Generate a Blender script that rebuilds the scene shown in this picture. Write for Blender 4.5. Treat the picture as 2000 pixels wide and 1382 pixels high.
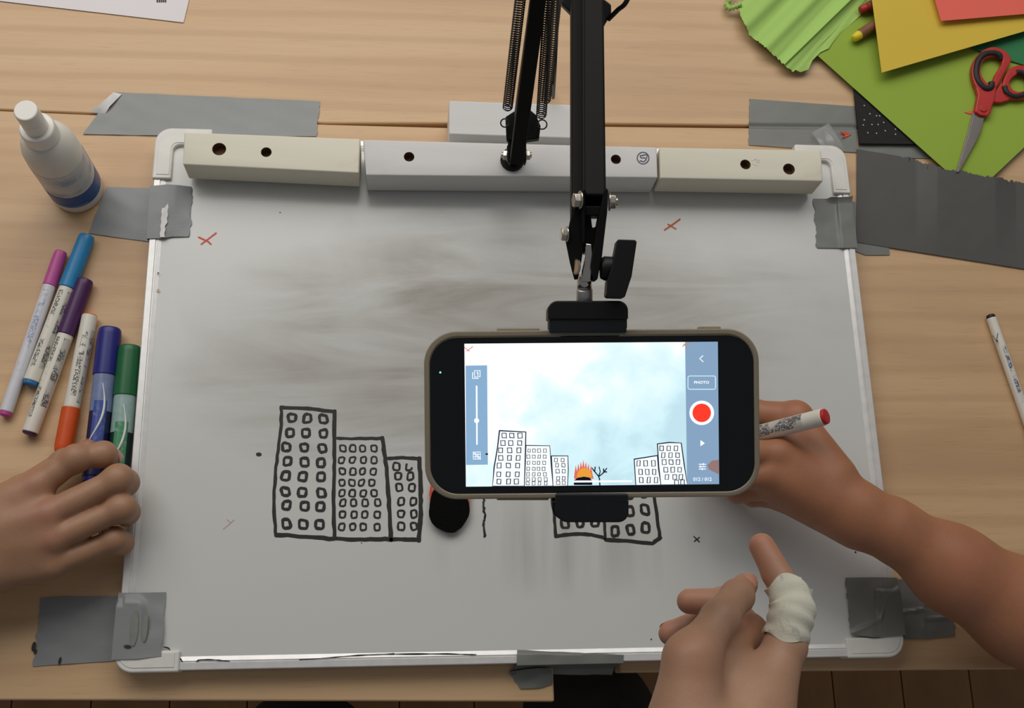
import bpy, bmesh, math, random
import numpy as np
from mathutils import Vector, Matrix

for o in list(bpy.data.objects):
    bpy.data.objects.remove(o, do_unlink=True)
SC = bpy.context.scene
COL = SC.collection
rnd = random.Random(7)

# ------------------------------------------------------------------ camera
FPX = 2150.0
CX, CY = 1000.0, 691.0
R = np.array([[0.9952577740920512, -0.021199902994919525, 0.09493433110493557],
              [0.0068798158868816186, -0.9581759611993179, -0.2860970036772945],
              [0.09702902268238171, 0.2853933977736157, -0.95348622290232]])
CAM = np.array([-0.090843, -0.233371, 0.861322 + 0.0165])
cd = bpy.data.cameras.new('camera')
cd.sensor_width = 36.0
cd.lens = FPX * 36.0 / 2000.0
cd.clip_start = 0.02
cam = bpy.data.objects.new('camera', cd)
COL.objects.link(cam)
RW = R.T @ np.diag([1, -1, -1])
M = Matrix([[*RW[0], CAM[0]], [*RW[1], CAM[1]], [*RW[2], CAM[2]], [0, 0, 0, 1]])
cam.matrix_world = M
SC.camera = cam

# ------------------------------------------------------------------ light
w = bpy.data.worlds.new('world')
SC.world = w
w.use_nodes = True
w.node_tree.nodes['Background'].inputs[0].default_value = (0.97, 0.98, 1.0, 1)
w.node_tree.nodes['Background'].inputs[1].default_value = 0.135


def area(name, loc, target, size, power, col):
    l = bpy.data.lights.new(name, 'AREA')
    l.shape = 'RECTANGLE'
    l.size, l.size_y = size
    l.energy = power
    l.color = col
    o = bpy.data.objects.new(name, l)
    COL.objects.link(o)
    o.location = loc
    o.rotation_euler = (Vector(target) - Vector(loc)).to_track_quat('-Z', 'Y').to_euler()
    return o


area('ceiling_lamp', (-0.60, 0.95, 1.20), (-0.15, 0.15, 0), (1.3, 1.1), 12.3, (1.0, 0.965, 0.91))
area('fill_lamp_right', (0.40, 1.05, 1.20), (0.1, 0.15, 0), (1.0, 1.0), 6.8, (1.0, 0.965, 0.91))  # unseen fill lamp, added to brighten the far right of the desks
SC.view_settings.view_transform = 'Standard'
SC.view_settings.look = 'None'
SC.view_settings.gamma = 1.0
SC.view_settings.use_curve_mapping = False
SC.view_settings.exposure = 0.0

# ------------------------------------------------------------------ helpers
AR, AU, AF = R[0], -R[1], R[2]      # camera right, up, forward in the world


def P(x, y, z=0.0):
    """pixel of the photograph -> point on the horizontal plane at height z"""
    d = R.T @ np.array([(x - CX) / FPX, (y - CY) / FPX, 1.0])
    return CAM + (z - CAM[2]) / d[2] * d


def D(x, y, d):
    """pixel -> point at distance d along the lens axis"""
    return CAM + d * (R.T @ np.array([(x - CX) / FPX, (y - CY) / FPX, 1.0]))


def depth(X):
    return float((R @ (np.asarray(X) - CAM))[2])


def unit(v):
    v = np.asarray(v, float)
    return v / max(1e-12, np.linalg.norm(v))


class MB:
    """collects verts and faces for one mesh"""

    def __init__(s):
        s.v, s.f = [], []
        s.lift = 0.0

    def add(s, vs, fs):
        n = len(s.v)
        s.v += [tuple(map(float, q)) for q in vs]
        s.f += [tuple(i + n for i in g) for g in fs]
        return s

    # ---- shapes
    def prism(s, poly, off):
        """polygon (3-D points) extruded by vector off"""
        n = len(poly)
        off = np.asarray(off, float)
        a = [np.asarray(p, float) for p in poly]
        nr = sum((np.cross(a[i] - a[0], a[(i + 1) % n] - a[0]) for i in range(n)), np.zeros(3))
        if np.dot(nr, off) > 0:
            a = a[::-1]
        b = [p + off for p in a]
        f = [tuple(range(n)), tuple(range(2 * n - 1, n - 1, -1))]
        f += [((i + 1) % n, i, n + i, n + (i + 1) % n) for i in range(n)]
        return s.add(a + b, f)

    def ring_prism(s, outer, inner, off):
        """ring between two loops of equal length, extruded"""
        n = len(outer)
        off = np.asarray(off, float)
        o = [np.asarray(p, float) for p in outer]
        i_ = [np.asarray(p, float) for p in inner]
        v = o + i_ + [p + off for p in o] + [p + off for p in i_]
        f = []
        for k in range(n):
            j = (k + 1) % n
            f += [(k, j, n + j, n + k), (2 * n + j, 2 * n + k, 3 * n + k, 3 * n + j),
                  (j, k, 2 * n + k, 2 * n + j), (n + k, n + j, 3 * n + j, 3 * n + k)]
        return s.add(v, f)

    def box(s, lo, hi):
        x0, y0, z0 = lo
        x1, y1, z1 = hi
        return s.prism([(x0, y0, z0), (x1, y0, z0), (x1, y1, z0), (x0, y1, z0)], (0, 0, z1 - z0))

    def beam(s, a, b, wx, wy, side=None):
        """square bar from a to b; side = preferred direction of the wx axis"""
        a, b = np.asarray(a, float), np.asarray(b, float)
        t = unit(b - a)
        sd = np.asarray(side if side is not None else (1, 0, 0), float)
        u = unit(sd - t * np.dot(sd, t))
        v = np.cross(t, u)
        q = [a + u * wx / 2 * i + v * wy / 2 * j for i, j in ((-1, -1), (1, -1), (1, 1), (-1, 1))]
        return s.prism(q, b - a)

    def lathe(s, a, axis, prof, n=28, caps=True, ref=None):
        """profile [(distance along axis, radius)] turned about the axis"""
        a, t = np.asarray(a, float), unit(axis)
        r0 = np.asarray(ref if ref is not None else ((1, 0, 0) if abs(t[0]) < .9 else (0, 1, 0)), float)
        u = unit(r0 - t * np.dot(r0, t))
        v = np.cross(t, u)
        vs, fs = [], []
        for h, r in prof:
            for k in range(n):
                c, d = math.cos(2 * math.pi * k / n), math.sin(2 * math.pi * k / n)
                vs.append(a + t * h + (u * c + v * d) * r)
        for i in range(len(prof) - 1):
            for k in range(n):
                j = (k + 1) % n
                fs.append((i * n + k, i * n + j, (i + 1) * n + j, (i + 1) * n + k))
        if caps:
            fs.append(tuple(range(n - 1, -1, -1)))
            m = (len(prof) - 1) * n
            fs.append(tuple(range(m, m + n)))
        return s.add(vs, fs)

    def tube(s, pts, r, n=8, closed=False):
        pts = [np.asarray(p, float) for p in pts]
        m = len(pts)
        rr = r if hasattr(r, '__len__') else [r] * m
        u = None
        vs, fs = [], []
        for i in range(m):
            if closed:
                t = unit(pts[(i + 1) % m] - pts[i - 1])
            else:
                t = unit(pts[min(i + 1, m - 1)] - pts[max(i - 1, 0)])
            if u is None:
                u = np.cross(t, (0.3, 0.2, 1.0))
                if np.linalg.norm(u) < 1e-3:
                    u = np.cross(t, (1, 0, 0))
            u = unit(u - t * np.dot(u, t))
            v = np.cross(t, u)
            for k in range(n):
                a = 2 * math.pi * k / n
                vs.append(pts[i] + (u * math.cos(a) + v * math.sin(a)) * rr[i])
        for i in range(m if closed else m - 1):
            for k in range(n):
                j = (k + 1) % n
                i2 = (i + 1) % m
                fs.append((i * n + k, i * n + j, i2 * n + j, i2 * n + k))
        if not closed:
            fs.append(tuple(range(n - 1, -1, -1)))
            fs.append(tuple(range((m - 1) * n, m * n)))
        return s.add(vs, fs)

    def grid(s, rows):
        n = len(rows[0])
        vs = [p for r in rows for p in r]
        fs = [(i * n + k, i * n + k + 1, (i + 1) * n + k + 1, (i + 1) * n + k)
              for i in range(len(rows) - 1) for k in range(n - 1)]
        return s.add(vs, fs)

    def stroke(s, pts, wid, nrm, closed=False, wob=0.12):
        """pen stroke: flat ribbon with round ends lying on a plane"""
        pts = [np.asarray(p, float) for p in pts]
        nrm = unit(nrm)
        s.lift += 6e-6          # ink laid over ink, stroke after stroke
        pts = [p + nrm * s.lift for p in pts]
        m = len(pts)
        rows = []
        for i in range(m):
            a = pts[i - 1] if (closed or i > 0) else pts[0]
            b = pts[(i + 1) % m] if (closed or i < m - 1) else pts[-1]
            t = unit(b - a)
            n_ = np.cross(nrm, t)
            h = wid / 2 * (1 + rnd.uniform(-wob, wob))
            rows.append([pts[i] - n_ * h, pts[i] + n_ * h])
        if closed:
            rows.append(rows[0])
        else:
            for end, q, o in ((0, pts[0], pts[1]), (1, pts[-1], pts[-2])):
                t = unit(q - o)
                n_ = np.cross(nrm, t)
                cap = [[q + t * wid * .35 - n_ * wid * .33, q + t * wid * .35 + n_ * wid * .33]]
                if end == 0:
                    cap[0].reverse()
                    rows = cap + rows
                else:
                    rows = rows + cap
        return s.grid(rows)

    def disc(s, c, r, nrm, n=20, ax=None, ry=None):
        nrm = unit(nrm)
        u = unit(np.cross(nrm, ax if ax is not None else (0.1, 1, 0.2)))
        v = np.cross(nrm, u)
        ry = ry or r
        return s.add([c + u * r * math.cos(2 * math.pi * k / n) + v * ry * math.sin(2 * math.pi * k / n)
                      for k in range(n)], [tuple(range(n))])

    # ---- output
    def build(s, name, mat, parent=None, smooth=False, bevel=0, solid=0, origin=None, sub=0):
        me = bpy.data.meshes.new(name)
        V = np.array(s.v)
        root = parent
        while root is not None and root.parent is not None:
            root = root.parent
        if root is not None:
            org = np.array(root.location)
        else:
            org = np.array(origin) if origin is not None else np.array(
                [(V[:, 0].min() + V[:, 0].max()) / 2, (V[:, 1].min() + V[:, 1].max()) / 2, V[:, 2].min()])
        me.from_pydata([tuple(q) for q in V - org], [], s.f)
        me.update()
        bm = bmesh.new()
        bm.from_mesh(me)
        if s.f and not any(len(f) == 0 for f in s.f) and _closed(bm):
            bmesh.ops.recalc_face_normals(bm, faces=bm.faces)
        bm.to_mesh(me)
        bm.free()
        if smooth:
            me.polygons.foreach_set('use_smooth', [True] * len(me.polygons))
        me.materials.append(mat)
        o = bpy.data.objects.new(name, me)
        COL.objects.link(o)
        if parent is not None:
            o.parent = parent
        else:
            o.location = org
        if solid:
            m_ = o.modifiers.new('solid', 'SOLIDIFY')
            m_.thickness = solid
            m_.offset = 0
            if smooth:
                es = o.modifiers.new('split', 'EDGE_SPLIT')
                es.split_angle = math.radians(50)
        if sub:
            m_ = o.modifiers.new('sub', 'SUBSURF')
            m_.levels = m_.render_levels = sub
        if bevel:
            m_ = o.modifiers.new('bevel', 'BEVEL')
            m_.width = bevel
            m_.segments = 3
            m_.limit_method = 'ANGLE'
            m_.angle_limit = math.radians(40)
            m_.harden_normals = False
            if not smooth:
                me.polygons.foreach_set('use_smooth', [True] * len(me.polygons))
                m2 = o.modifiers.new('wn', 'WEIGHTED_NORMAL')
                m2.keep_sharp = False
        return o


def _closed(bm):
    return all(len(e.link_faces) == 2 for e in bm.edges)


def tag(o, label=None, cat=None, group=None, kind=None):
    for k, v in (('label', label), ('category', cat), ('group', group), ('kind', kind)):
        if v:
            o[k] = v
    return o


def thing(name, loc, label, cat, group=None):
    o = bpy.data.objects.new(name, None)
    o.empty_display_size = 0.02
    COL.objects.link(o)
    o.location = tuple(map(float, loc))
    return tag(o, label, cat, group)


def smooth_path(pts, n=8):
    """Catmull-Rom through points"""
    p = [np.asarray(q, float) for q in pts]
    p = [2 * p[0] - p[1]] + p + [2 * p[-1] - p[-2]]
    out = []
    for i in range(1, len(p) - 2):
        for k in range(n):
            t = k / n
            out.append(0.5 * (2 * p[i] + (p[i + 1] - p[i - 1]) * t + (2 * p[i - 1] - 5 * p[i] + 4 * p[i + 1] - p[i + 2]) * t * t
                              + (3 * p[i] - p[i - 1] - 3 * p[i + 1] + p[i + 2]) * t ** 3))
    out.append(p[-2])
    return out


# ------------------------------------------------------------------ materials
class NT:
    def __init__(s, name):
        s.m = bpy.data.materials.new(name)
        s.m.use_nodes = True
        s.t = s.m.node_tree
        s.b = s.t.nodes['Principled BSDF']

    def n(s, kind, **kw):
        x = s.t.nodes.new(kind)
        for k, v in kw.items():
            if k in x.inputs:
                x.inputs[k].default_value = v
            else:
                setattr(x, k, v)
        return x

    def l(s, a, b):
        s.t.links.new(a, b)

    def coord(s, scale=(1, 1, 1), rot=(0, 0, 0), loc=(0, 0, 0), out='Object'):
        c = s.n('ShaderNodeTexCoord')
        m = s.n('ShaderNodeMapping')
        m.inputs['Scale'].default_value = scale
        m.inputs['Rotation'].default_value = rot
        m.inputs['Location'].default_value = loc
        s.l(c.outputs[out], m.inputs[0])
        return m.outputs[0]

    def noise(s, vec, scale, detail=4, rough=.5, dist=0):
        x = s.n('ShaderNodeTexNoise')
        x.inputs['Scale'].default_value = scale
        x.inputs['Detail'].default_value = detail
        x.inputs['Roughness'].default_value = rough
        x.inputs['Distortion'].default_value = dist
        if vec is not None:
            s.l(vec, x.inputs['Vector'])
        return x.outputs['Fac']

    def ramp(s, fac, stops):
        x = s.n('ShaderNodeValToRGB')
        e = x.color_ramp.elements
        while len(e) < len(stops):
            e.new(.5)
        for el, (p, c) in zip(e, stops):
            el.position = p
            el.color = (*c, 1) if len(c) == 3 else c
        s.l(fac, x.inputs[0])
        return x.outputs[0]

    def mix(s, fac, a, b, mode='MIX'):
        x = s.n('ShaderNodeMix', data_type='RGBA', blend_type=mode)
        for sock, v in ((x.inputs[0], fac), (x.inputs[6], a), (x.inputs[7], b)):
            if isinstance(v, (int, float)):
                sock.default_value = v
            elif isinstance(v, tuple):
                sock.default_value = (*v, 1)
            else:
                s.l(v, sock)
        return x.outputs[2]

    def math(s, op, a, b=0.0, c=None):
        x = s.n('ShaderNodeMath', operation=op)
        for i, v in enumerate((a, b, c)):
            if v is None:
                continue
            if isinstance(v, (int, float)):
                x.inputs[i].default_value = v
            else:
                s.l(v, x.inputs[i])
        return x.outputs[0]

    def bump(s, h, strength=.2, dist=.001):
        x = s.n('ShaderNodeBump')
        x.inputs['Strength'].default_value = strength
        x.inputs['Distance'].default_value = dist
        s.l(h, x.inputs['Height'])
        s.l(x.outputs[0], s.b.inputs['Normal'])

    def set(s, color=None, rough=None, metal=None, **kw):
        if color is not None:
            if isinstance(color, tuple):
                s.b.inputs['Base Color'].default_value = (*color, 1)
            else:
                s.l(color, s.b.inputs['Base Color'])
        if rough is not None:
            if isinstance(rough, (int, float)):
                s.b.inputs['Roughness'].default_value = rough
            else:
                s.l(rough, s.b.inputs['Roughness'])
        if metal is not None:
            s.b.inputs['Metallic'].default_value = metal
        for k, v in kw.items():
            s.b.inputs[k].default_value = v
        return s.m


def srgb(r, g, b):
    f = lambda c: (c / 255 / 12.92) if c / 255 <= .04045 else ((c / 255 + .055) / 1.055) ** 2.4
    return (f(r), f(g), f(b))


def plain(name, col, rough=.5, metal=0, var=.12, scale=120, bump=0, **kw):
    """one colour with slight mottling"""
    t = NT(name)
    c = t.coord()
    f = t.noise(c, scale, 3)
    lo = tuple(x * (1 - var) for x in col)
    hi = tuple(min(1, x * (1 + var)) for x in col)
    if bump:
        t.bump(t.noise(c, scale * 4, 2), bump, .0004)
    return t.set(t.ramp(f, [(.3, lo), (.7, hi)]), rough, metal, **kw)


def emit(name, col, strength=1.0):
    t = NT(name)
    t.set((0, 0, 0), .3)
    t.b.inputs['Emission Color'].default_value = (*col, 1)
    t.b.inputs['Emission Strength'].default_value = strength
    t.b.inputs['Specular IOR Level'].default_value = 0.0
    return t.m


def wood_mat(name, a, b, c, rough=.45, axis='x', off=0.0):
    t = NT(name)
    sc = (1.6, 14, 14) if axis == 'x' else (14, 1.6, 14)
    v = t.coord(sc, loc=(off, off * 2, 0))
    broad = t.noise(v, 1.0, 3, .5, .9)
    v2 = t.coord((5, 260, 60) if axis == 'x' else (260, 5, 60), loc=(off, 0, 0))
    fine = t.noise(v2, 1.0, 3, .6)
    v3 = t.coord((30, 700, 60) if axis == 'x' else (700, 30, 60))
    fleck = t.noise(v3, 1.0, 2, .5)
    # cathedral figure
    wv = t.n('ShaderNodeTexWave', wave_type='RINGS')
    wv.inputs['Scale'].default_value = 3.2
    wv.inputs['Distortion'].default_value = 5.0
    wv.inputs['Detail'].default_value = 2.0
    wv.inputs['Detail Scale'].default_value = 0.8
    t.l(t.coord((.55, 4.5, 1) if axis == 'x' else (4.5, .55, 1), loc=(off, off + 1.7, .3)), wv.inputs['Vector'])
    col = t.ramp(broad, [(.25, a), (.5, b), (.8, c)])
    col = t.mix(t.math('MULTIPLY', t.ramp(wv.outputs['Fac'], [(.6, (0, 0, 0)), (.95, (1, 1, 1))]), .5), col, a)
    col = t.mix(t.math('MULTIPLY', fine, .45), col, a)
    col = t.mix(t.math('MULTIPLY', t.ramp(fleck, [(.58, (0, 0, 0)), (.7, (1, 1, 1))]), .25), col, tuple(x * .7 for x in a))
    t.bump(fine, .06, .0005)
    return t.set(col, rough)


WA, WB, WC = srgb(192, 155, 118), srgb(213, 178, 136), srgb(221, 189, 148)
M_desk = wood_mat('beech_laminate', WA, WB, WC)
M_desk2 = wood_mat('beech_laminate_right', WA, WB, WC, off=3.3)
M_desk3 = wood_mat('beech_laminate_back', WA, WB, WC, off=6.1)
M_edge = plain('edge_band_brown', srgb(150, 112, 82), .5)
M_leg = plain('leg_grey_metal', srgb(90, 92, 95), .4, .6)
M_floor = plain('floor_base', srgb(60, 42, 28), .7)
M_plank = wood_mat('floor_plank_wood', srgb(150, 108, 68), srgb(170, 126, 84), srgb(182, 138, 94), axis='y')


def board_mat():
    t = NT('whiteboard_enamel')
    v = t.coord((1, 1, 1))
    st = t.coord((2.6, 17, 1), rot=(0, 0, .09))
    streak = t.noise(st, 1.6, 5, .6, .9)
    blot = t.noise(v, 7, 4, .55, .4)
    # patch where the board was wiped with a sooty cloth (centre, above the drawing)
    sx = t.n('ShaderNodeSeparateXYZ')
    t.l(v, sx.inputs[0])
    dx = t.math('DIVIDE', t.math('SUBTRACT', sx.outputs[0], 0.0), .30)
    dy = t.math('DIVIDE', t.math('SUBTRACT', sx.outputs[1], 0.035), .125)
    rr = t.math('ADD', t.math('MULTIPLY', dx, dx), t.math('MULTIPLY', dy, dy))
    rr = t.math('ADD', rr, t.math('MULTIPLY', t.math('SUBTRACT', blot, .5), 1.5))
    patch = t.ramp(rr, [(.15, (1, 1, 1)), (1.0, (0, 0, 0))])
    sm = t.math('MULTIPLY', patch, t.ramp(streak, [(.32, (.08, .08, .08)), (.62, (1, 1, 1))]))
    # vertical wipe marks below the drawing
    vs = t.noise(t.coord((26, 1.6, 1)), 1.5, 4, .5, .3)
    dy2 = t.math('DIVIDE', t.math('SUBTRACT', sx.outputs[1], -.125), .05)
    dx2 = t.math('DIVIDE', t.math('SUBTRACT', sx.outputs[0], .04), .13)
    r2 = t.math('ADD', t.math('MULTIPLY', dx2, dx2), t.math('MULTIPLY', dy2, dy2))
    p2 = t.math('MULTIPLY', t.ramp(r2, [(.1, (1, 1, 1)), (1, (0, 0, 0))]), t.ramp(vs, [(.45, (0, 0, 0)), (.75, (1, 1, 1))]))
    base = t.mix(t.math('MULTIPLY', blot, .25), srgb(214, 215, 212), srgb(190, 191, 187))
    col = t.mix(t.math('MULTIPLY', sm, .85), base, srgb(152, 146, 136))
    col = t.mix(t.math('MULTIPLY', p2, .45), col, srgb(150, 144, 134))
    ro = t.n('ShaderNodeMapRange')
    t.l(sm, ro.inputs[0])
    ro.inputs['To Min'].default_value = .22
    ro.inputs['To Max'].default_value = .42
    return t.set(col, ro.outputs[0])


M_board = board_mat()
M_rail = plain('white_aluminium_rail', srgb(226, 225, 224), .3, .25, .05)
M_groove = plain('rail_groove', srgb(165, 163, 166), .4, .2, .05)
M_cap = plain('white_plastic_corner', srgb(226, 224, 218), .45, 0, .05, 60)
M_ink = plain('black_marker_ink', srgb(30, 28, 27), .55, 0, .3, 300)
M_inkthin = plain('thin_black_ink', srgb(52, 50, 48), .55, 0, .3, 300)
M_inkred = plain('red_marker_ink', srgb(205, 84, 66), .6)
M_inkorange = plain('orange_marker_ink', srgb(196, 104, 60), .6)
M_inkpale = plain('faded_red_ink', srgb(196, 168, 166), .6)
M_inkblue = plain('blue_pen_ink', srgb(72, 70, 96), .6)


def tape_mat(name, col, rough=.38):
    t = NT(name)
    v = t.coord()
    f = t.noise(v, 30, 4, .55)
    weave = t.noise(t.coord((60, 900, 60)), 1.0, 2)
    c = t.mix(t.math('MULTIPLY', f, .5), tuple(x * .86 for x in col), tuple(x * 1.1 for x in col))
    t.bump(t.math('ADD', t.math('MULTIPLY', weave, .3), t.noise(v, 90, 3)), .25, .0006)
    return t.set(c, rough)


M_tape = tape_mat('silver_duct_tape', srgb(140, 143, 144))
M_tape_dk = tape_mat('dull_dark_duct_tape', srgb(88, 88, 86), .65)
M_tape_dirt = tape_mat('worn_duct_tape', srgb(122, 124, 120))
M_soot = plain('black_scuff', srgb(46, 44, 42), .7)
M_worn = plain('worn_white_patch', srgb(214, 212, 212), .4)


def block_mat(name, col, stain):
    t = NT(name)
    v = t.coord()
    g = t.noise(t.coord((8, 120, 120)), 1.0, 3)
    f = t.noise(v, 22, 4, .6, .6)
    c = t.mix(t.math('MULTIPLY', g, .35), col, tuple(x * .84 for x in col))
    c = t.mix(t.math('MULTIPLY', t.ramp(f, [(.62, (0, 0, 0)), (.8, (1, 1, 1))]), .5), c, stain)
    t.bump(g, .25, .0006)
    return t.set(c, .6)


M_blk1 = block_mat('cream_painted_wood', srgb(226, 221, 203), srgb(196, 180, 146))
M_blk2 = block_mat('white_painted_wood', srgb(219, 218, 216), srgb(186, 182, 176))
M_hole = plain('raw_drilled_wood', srgb(112, 84, 58), .9, 0, .3, 400)
M_black = plain('black_painted_steel', srgb(10, 9, 9), .6, 0, .1, **{'Specular IOR Level': .16})
M_blackp = plain('black_plastic', srgb(12, 13, 15), .5, 0, .1, 200, bump=.1, **{'Specular IOR Level': .35})
M_rubber = plain('black_rubber_pad', srgb(16, 19, 24), .6, 0, .1, **{'Specular IOR Level': .35})
M_spring = plain('dark_spring_steel', srgb(44, 40, 36), .4, .5, .1)
M_chrome = plain('chrome', srgb(215, 212, 206), .16, 1.0, .03)
M_alu = plain('brushed_aluminium', srgb(196, 196, 198), .4, .75, .05)
M_boltm = plain('nickel_bolt', srgb(200, 194, 182), .22, 1.0, .05)
M_cable = plain('black_cable_rubber', srgb(24, 23, 22), .55)
M_phone = plain('phone_black_edge', srgb(14, 15, 18), .3, .3)
# ------------------------------------------------------------------ setting
fl = MB().box((-1.6, -1.6, -0.78), (1.6, 1.4, -0.742)).build('floor', M_floor)
tag(fl, kind='structure')
pl = None
for i in range(30):
    x = -1.55 + i * .104
    if pl is None:
        pl = MB().box((x, -1.55, -.7415), (x + .1025, 1.35, -.734)).build('plank', M_plank, fl, bevel=.0012)
        x_first = x
    else:
        q = pl.copy()
        COL.objects.link(q)
        q.parent = fl
        q.location = (x - x_first, 0, 0)

# ------------------------------------------------------------------ desks


def desk(poly, label, mat, group, legs):
    c = np.mean(poly, axis=0)
    t = thing('desk', (c[0], c[1], -.734), label, 'desk', group)
    MB().prism([(x, y, -.026) for x, y in poly], (0, 0, .026)).build('tabletop', mat, t, bevel=.0018)
    for (x, y) in legs:
        MB().box((x - .02, y - .02, -.734), (x + .02, y + .02, -.026)).build('leg', M_leg, t, bevel=.003)
    return t


a, b, c_, d_ = P(0, 1367), P(1083, 1370), P(1083, 243), P(0, 208.5)
sl = (b[1] - a[1]) / (b[0] - a[0])
deskL = [(-1.15, a[1] + sl * (-1.15 - a[0])), (b[0], b[1]), (.022, .2385), (-.16, .2385), (-1.15, .255)]
tl = desk(deskL, 'beech desk on the left, under the bottle and felt pens', M_desk, 'pushed-together beech desks',
          [(-1.05, -.16), (-.06, -.19), (-1.05, .2), (-.06, .2)])
a2, b2 = P(1560, 1310), P(2000, 1306)
sl2 = (b2[1] - a2[1]) / (b2[0] - a2[0])
l0 = P(1211, 1300)
deskR = [(l0[0], a2[1] + sl2 * (l0[0] - a2[0])), (1.1, a2[1] + sl2 * (1.1 - a2[0])), (1.1, .262), (.06, .2435)]
tr = desk(deskR, 'beech desk on the right, under the forearm and the lone pen', M_desk2, 'pushed-together beech desks',
          [(.15, -.17), (1.02, -.17), (.15, .19), (1.02, .19)])
deskB = [(-1.15, .2557), (-.16, .2392), (.06, .2458), (1.1, .2655), (1.1, .98), (-1.15, .98)]
tb = desk(deskB, 'beech desk at the back, under the white sheet and coloured papers', M_desk3, 'pushed-together beech desks',
          [(-1.05, .33), (1.0, .36), (-1.05, .9), (1.0, .9)])

# ------------------------------------------------------------------ whiteboard
W2, H2 = .300, .220
ZB, ZF = .0148, .0165
wb = thing('whiteboard', (0, 0, 0), 'scuffed whiteboard in a white frame with houses drawn on it', 'whiteboard')
MB().box((-W2 + .006, -H2 + .006, .003), (W2 - .006, H2 - .006, ZB)).build('board_panel', M_board, wb)
prof = [(0, .0008), (0, .0159), (.0006, ZF), (.0052, ZF), (.0056, .0155), (.0063, .0155), (.0067, .0161), (.0098, .0150), (.0098, .0008)]
for nm, A, B, inn in (('top', (-W2, H2 - .005), (W2, H2 - .005), (0, -1)), ('bottom', (-W2, -H2), (W2, -H2), (0, 1)),
                      ('left', (-W2, -H2), (-W2, H2), (1, 0)), ('right', (W2, -H2), (W2, H2), (-1, 0))):
    A, B, inn = np.array([*A, 0.]), np.array([*B, 0.]), np.array([*inn, 0.])
    t = unit(B - A)
    A, B = A + t * .012, B - t * .012
    MB().prism([A + inn * o + np.array([0, 0, z]) for o, z in prof], B - A).build('frame_rail', M_rail, wb)
for sx, sy in ((-1, 1), (1, 1), (1, -1), (-1, -1)):
    def cap_poly(L, wdt, r, ins):
        q = []
        o = ins
        for k in range(9):      # rounded outer corner
            an = math.pi / 2 * k / 8
            q.append((o + r - r * math.cos(an), o + r - r * math.sin(an)))
        q += [(L - ins, o), (L - ins, wdt - ins * .5)]
        for k in range(7):      # inner fillet
            an = math.pi / 2 * k / 6
            q.append((wdt - ins * .5 + .006 - .006 * math.sin(an), wdt - ins * .5 + .006 - .006 * math.cos(an)))
        q += [(wdt - ins * .5, L - ins), (o, L - ins)]
        return [np.array([sx * (W2 + .0012 - x), sy * (H2 + .0012 - y), 0]) for x, y in q]
    pb = cap_poly(.047 if sx * sy != 3 else .05, .0155, .014, 0)
    cp = MB().prism([p + np.array([0, 0, .0004]) for p in pb], (0, 0, .0182)).build('corner_cap', M_cap, wb, bevel=.0016)
    pi = cap_poly(.047, .0155, .011, .0034)
    MB().prism([p + np.array([0, 0, .0184]) for p in pi], (0, 0, .0007)).build('cap_ridge', M_cap, cp, bevel=.0003)

NZ = (0, 0, 1)


def ZP(zx, zy, s, ox, oy, z=None):
    """point read in an enlarged crop of the photograph -> board"""
    return P(ox + zx * s, oy + zy * s, (ZB + .00012) if z is None else z)


def dens(pts, n=5, wob=0.0):
    out = []
    for i in range(len(pts) - 1):
        for k in range(n):
            out.append(pts[i] + (pts[i + 1] - pts[i]) * k / n)
    out.append(pts[-1])
    return [p + np.array([rnd.gauss(0, wob), rnd.gauss(0, wob), 0]) for p in out]


def window_loop(mb, c, wx, wy, wid, jit=.12, gap=0):
    """one hand-drawn window: a wobbly rounded square"""
    q = []
    for k in range(16):
        an = 2 * math.pi * (k + .5) / 16
        e = .55
        x = math.copysign(abs(math.cos(an)) ** e, math.cos(an))
        y = math.copysign(abs(math.sin(an)) ** e, math.sin(an))
        q.append((x, y))
    sk = rnd.uniform(-.18, .18)
    jx = [rnd.uniform(-jit, jit) for _ in range(4)]
    pts = []
    for x, y in q:
        cor = (0 if x > 0 else 1) + (0 if y > 0 else 2)
        pts.append(c + np.array([(x + sk * y + jx[cor]) * wx / 2, (y + jx[(cor + 1) % 4]) * wy / 2, 0]))
    if gap:
        mb.stroke(pts[gap:], wid, NZ)
    else:
        mb.stroke(pts, wid, NZ, closed=True, wob=.2)


S8 = .25329
Z8 = lambda x, y: ZP(x, y, S8, 500, 760)
PXM = .000405          # metres per photo pixel on the board here


def mk(name, mb, mat=None):
    return mb.build(name, mat or M_ink, wb)


# tall left building
m = MB()
W_ = 7.6 * PXM
m.stroke(dens([Z8(192, 140), Z8(400, 148), Z8(610, 172)], 5, .00015), W_, NZ)
m.stroke(dens([Z8(605, 165), Z8(605, 500), Z8(600, 800), Z8(605, 1150)], 6, .0002), W_, NZ)
m.stroke(dens([Z8(196, 140), Z8(195, 270), Z8(170, 470), Z8(150, 640), Z8(137, 830), Z8(140, 980), Z8(152, 1125)], 4, .0002), W_ * .85, NZ)
m.stroke(dens([Z8(152, 1120), Z8(380, 1135), Z8(610, 1152)], 5, .0002), W_ * 1.05, NZ)
rows1 = [(220, (277, 395, 520)), (335, (262, 382, 518)), (445, (233, 372, 513)), (555, (242, 376, 503)),
         (667, (228, 360, 500)), (790, (225, 356, 504)), (895, (233, 376, 497)), (1035, (235, 365, 488))]
for y, xs in rows1:
    for k, x in enumerate(xs):
        window_loop(m, Z8(x, y + k * 4), 56 * S8 * PXM, 62 * S8 * PXM, 5.8 * PXM)
mk('building_drawing', m)
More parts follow.
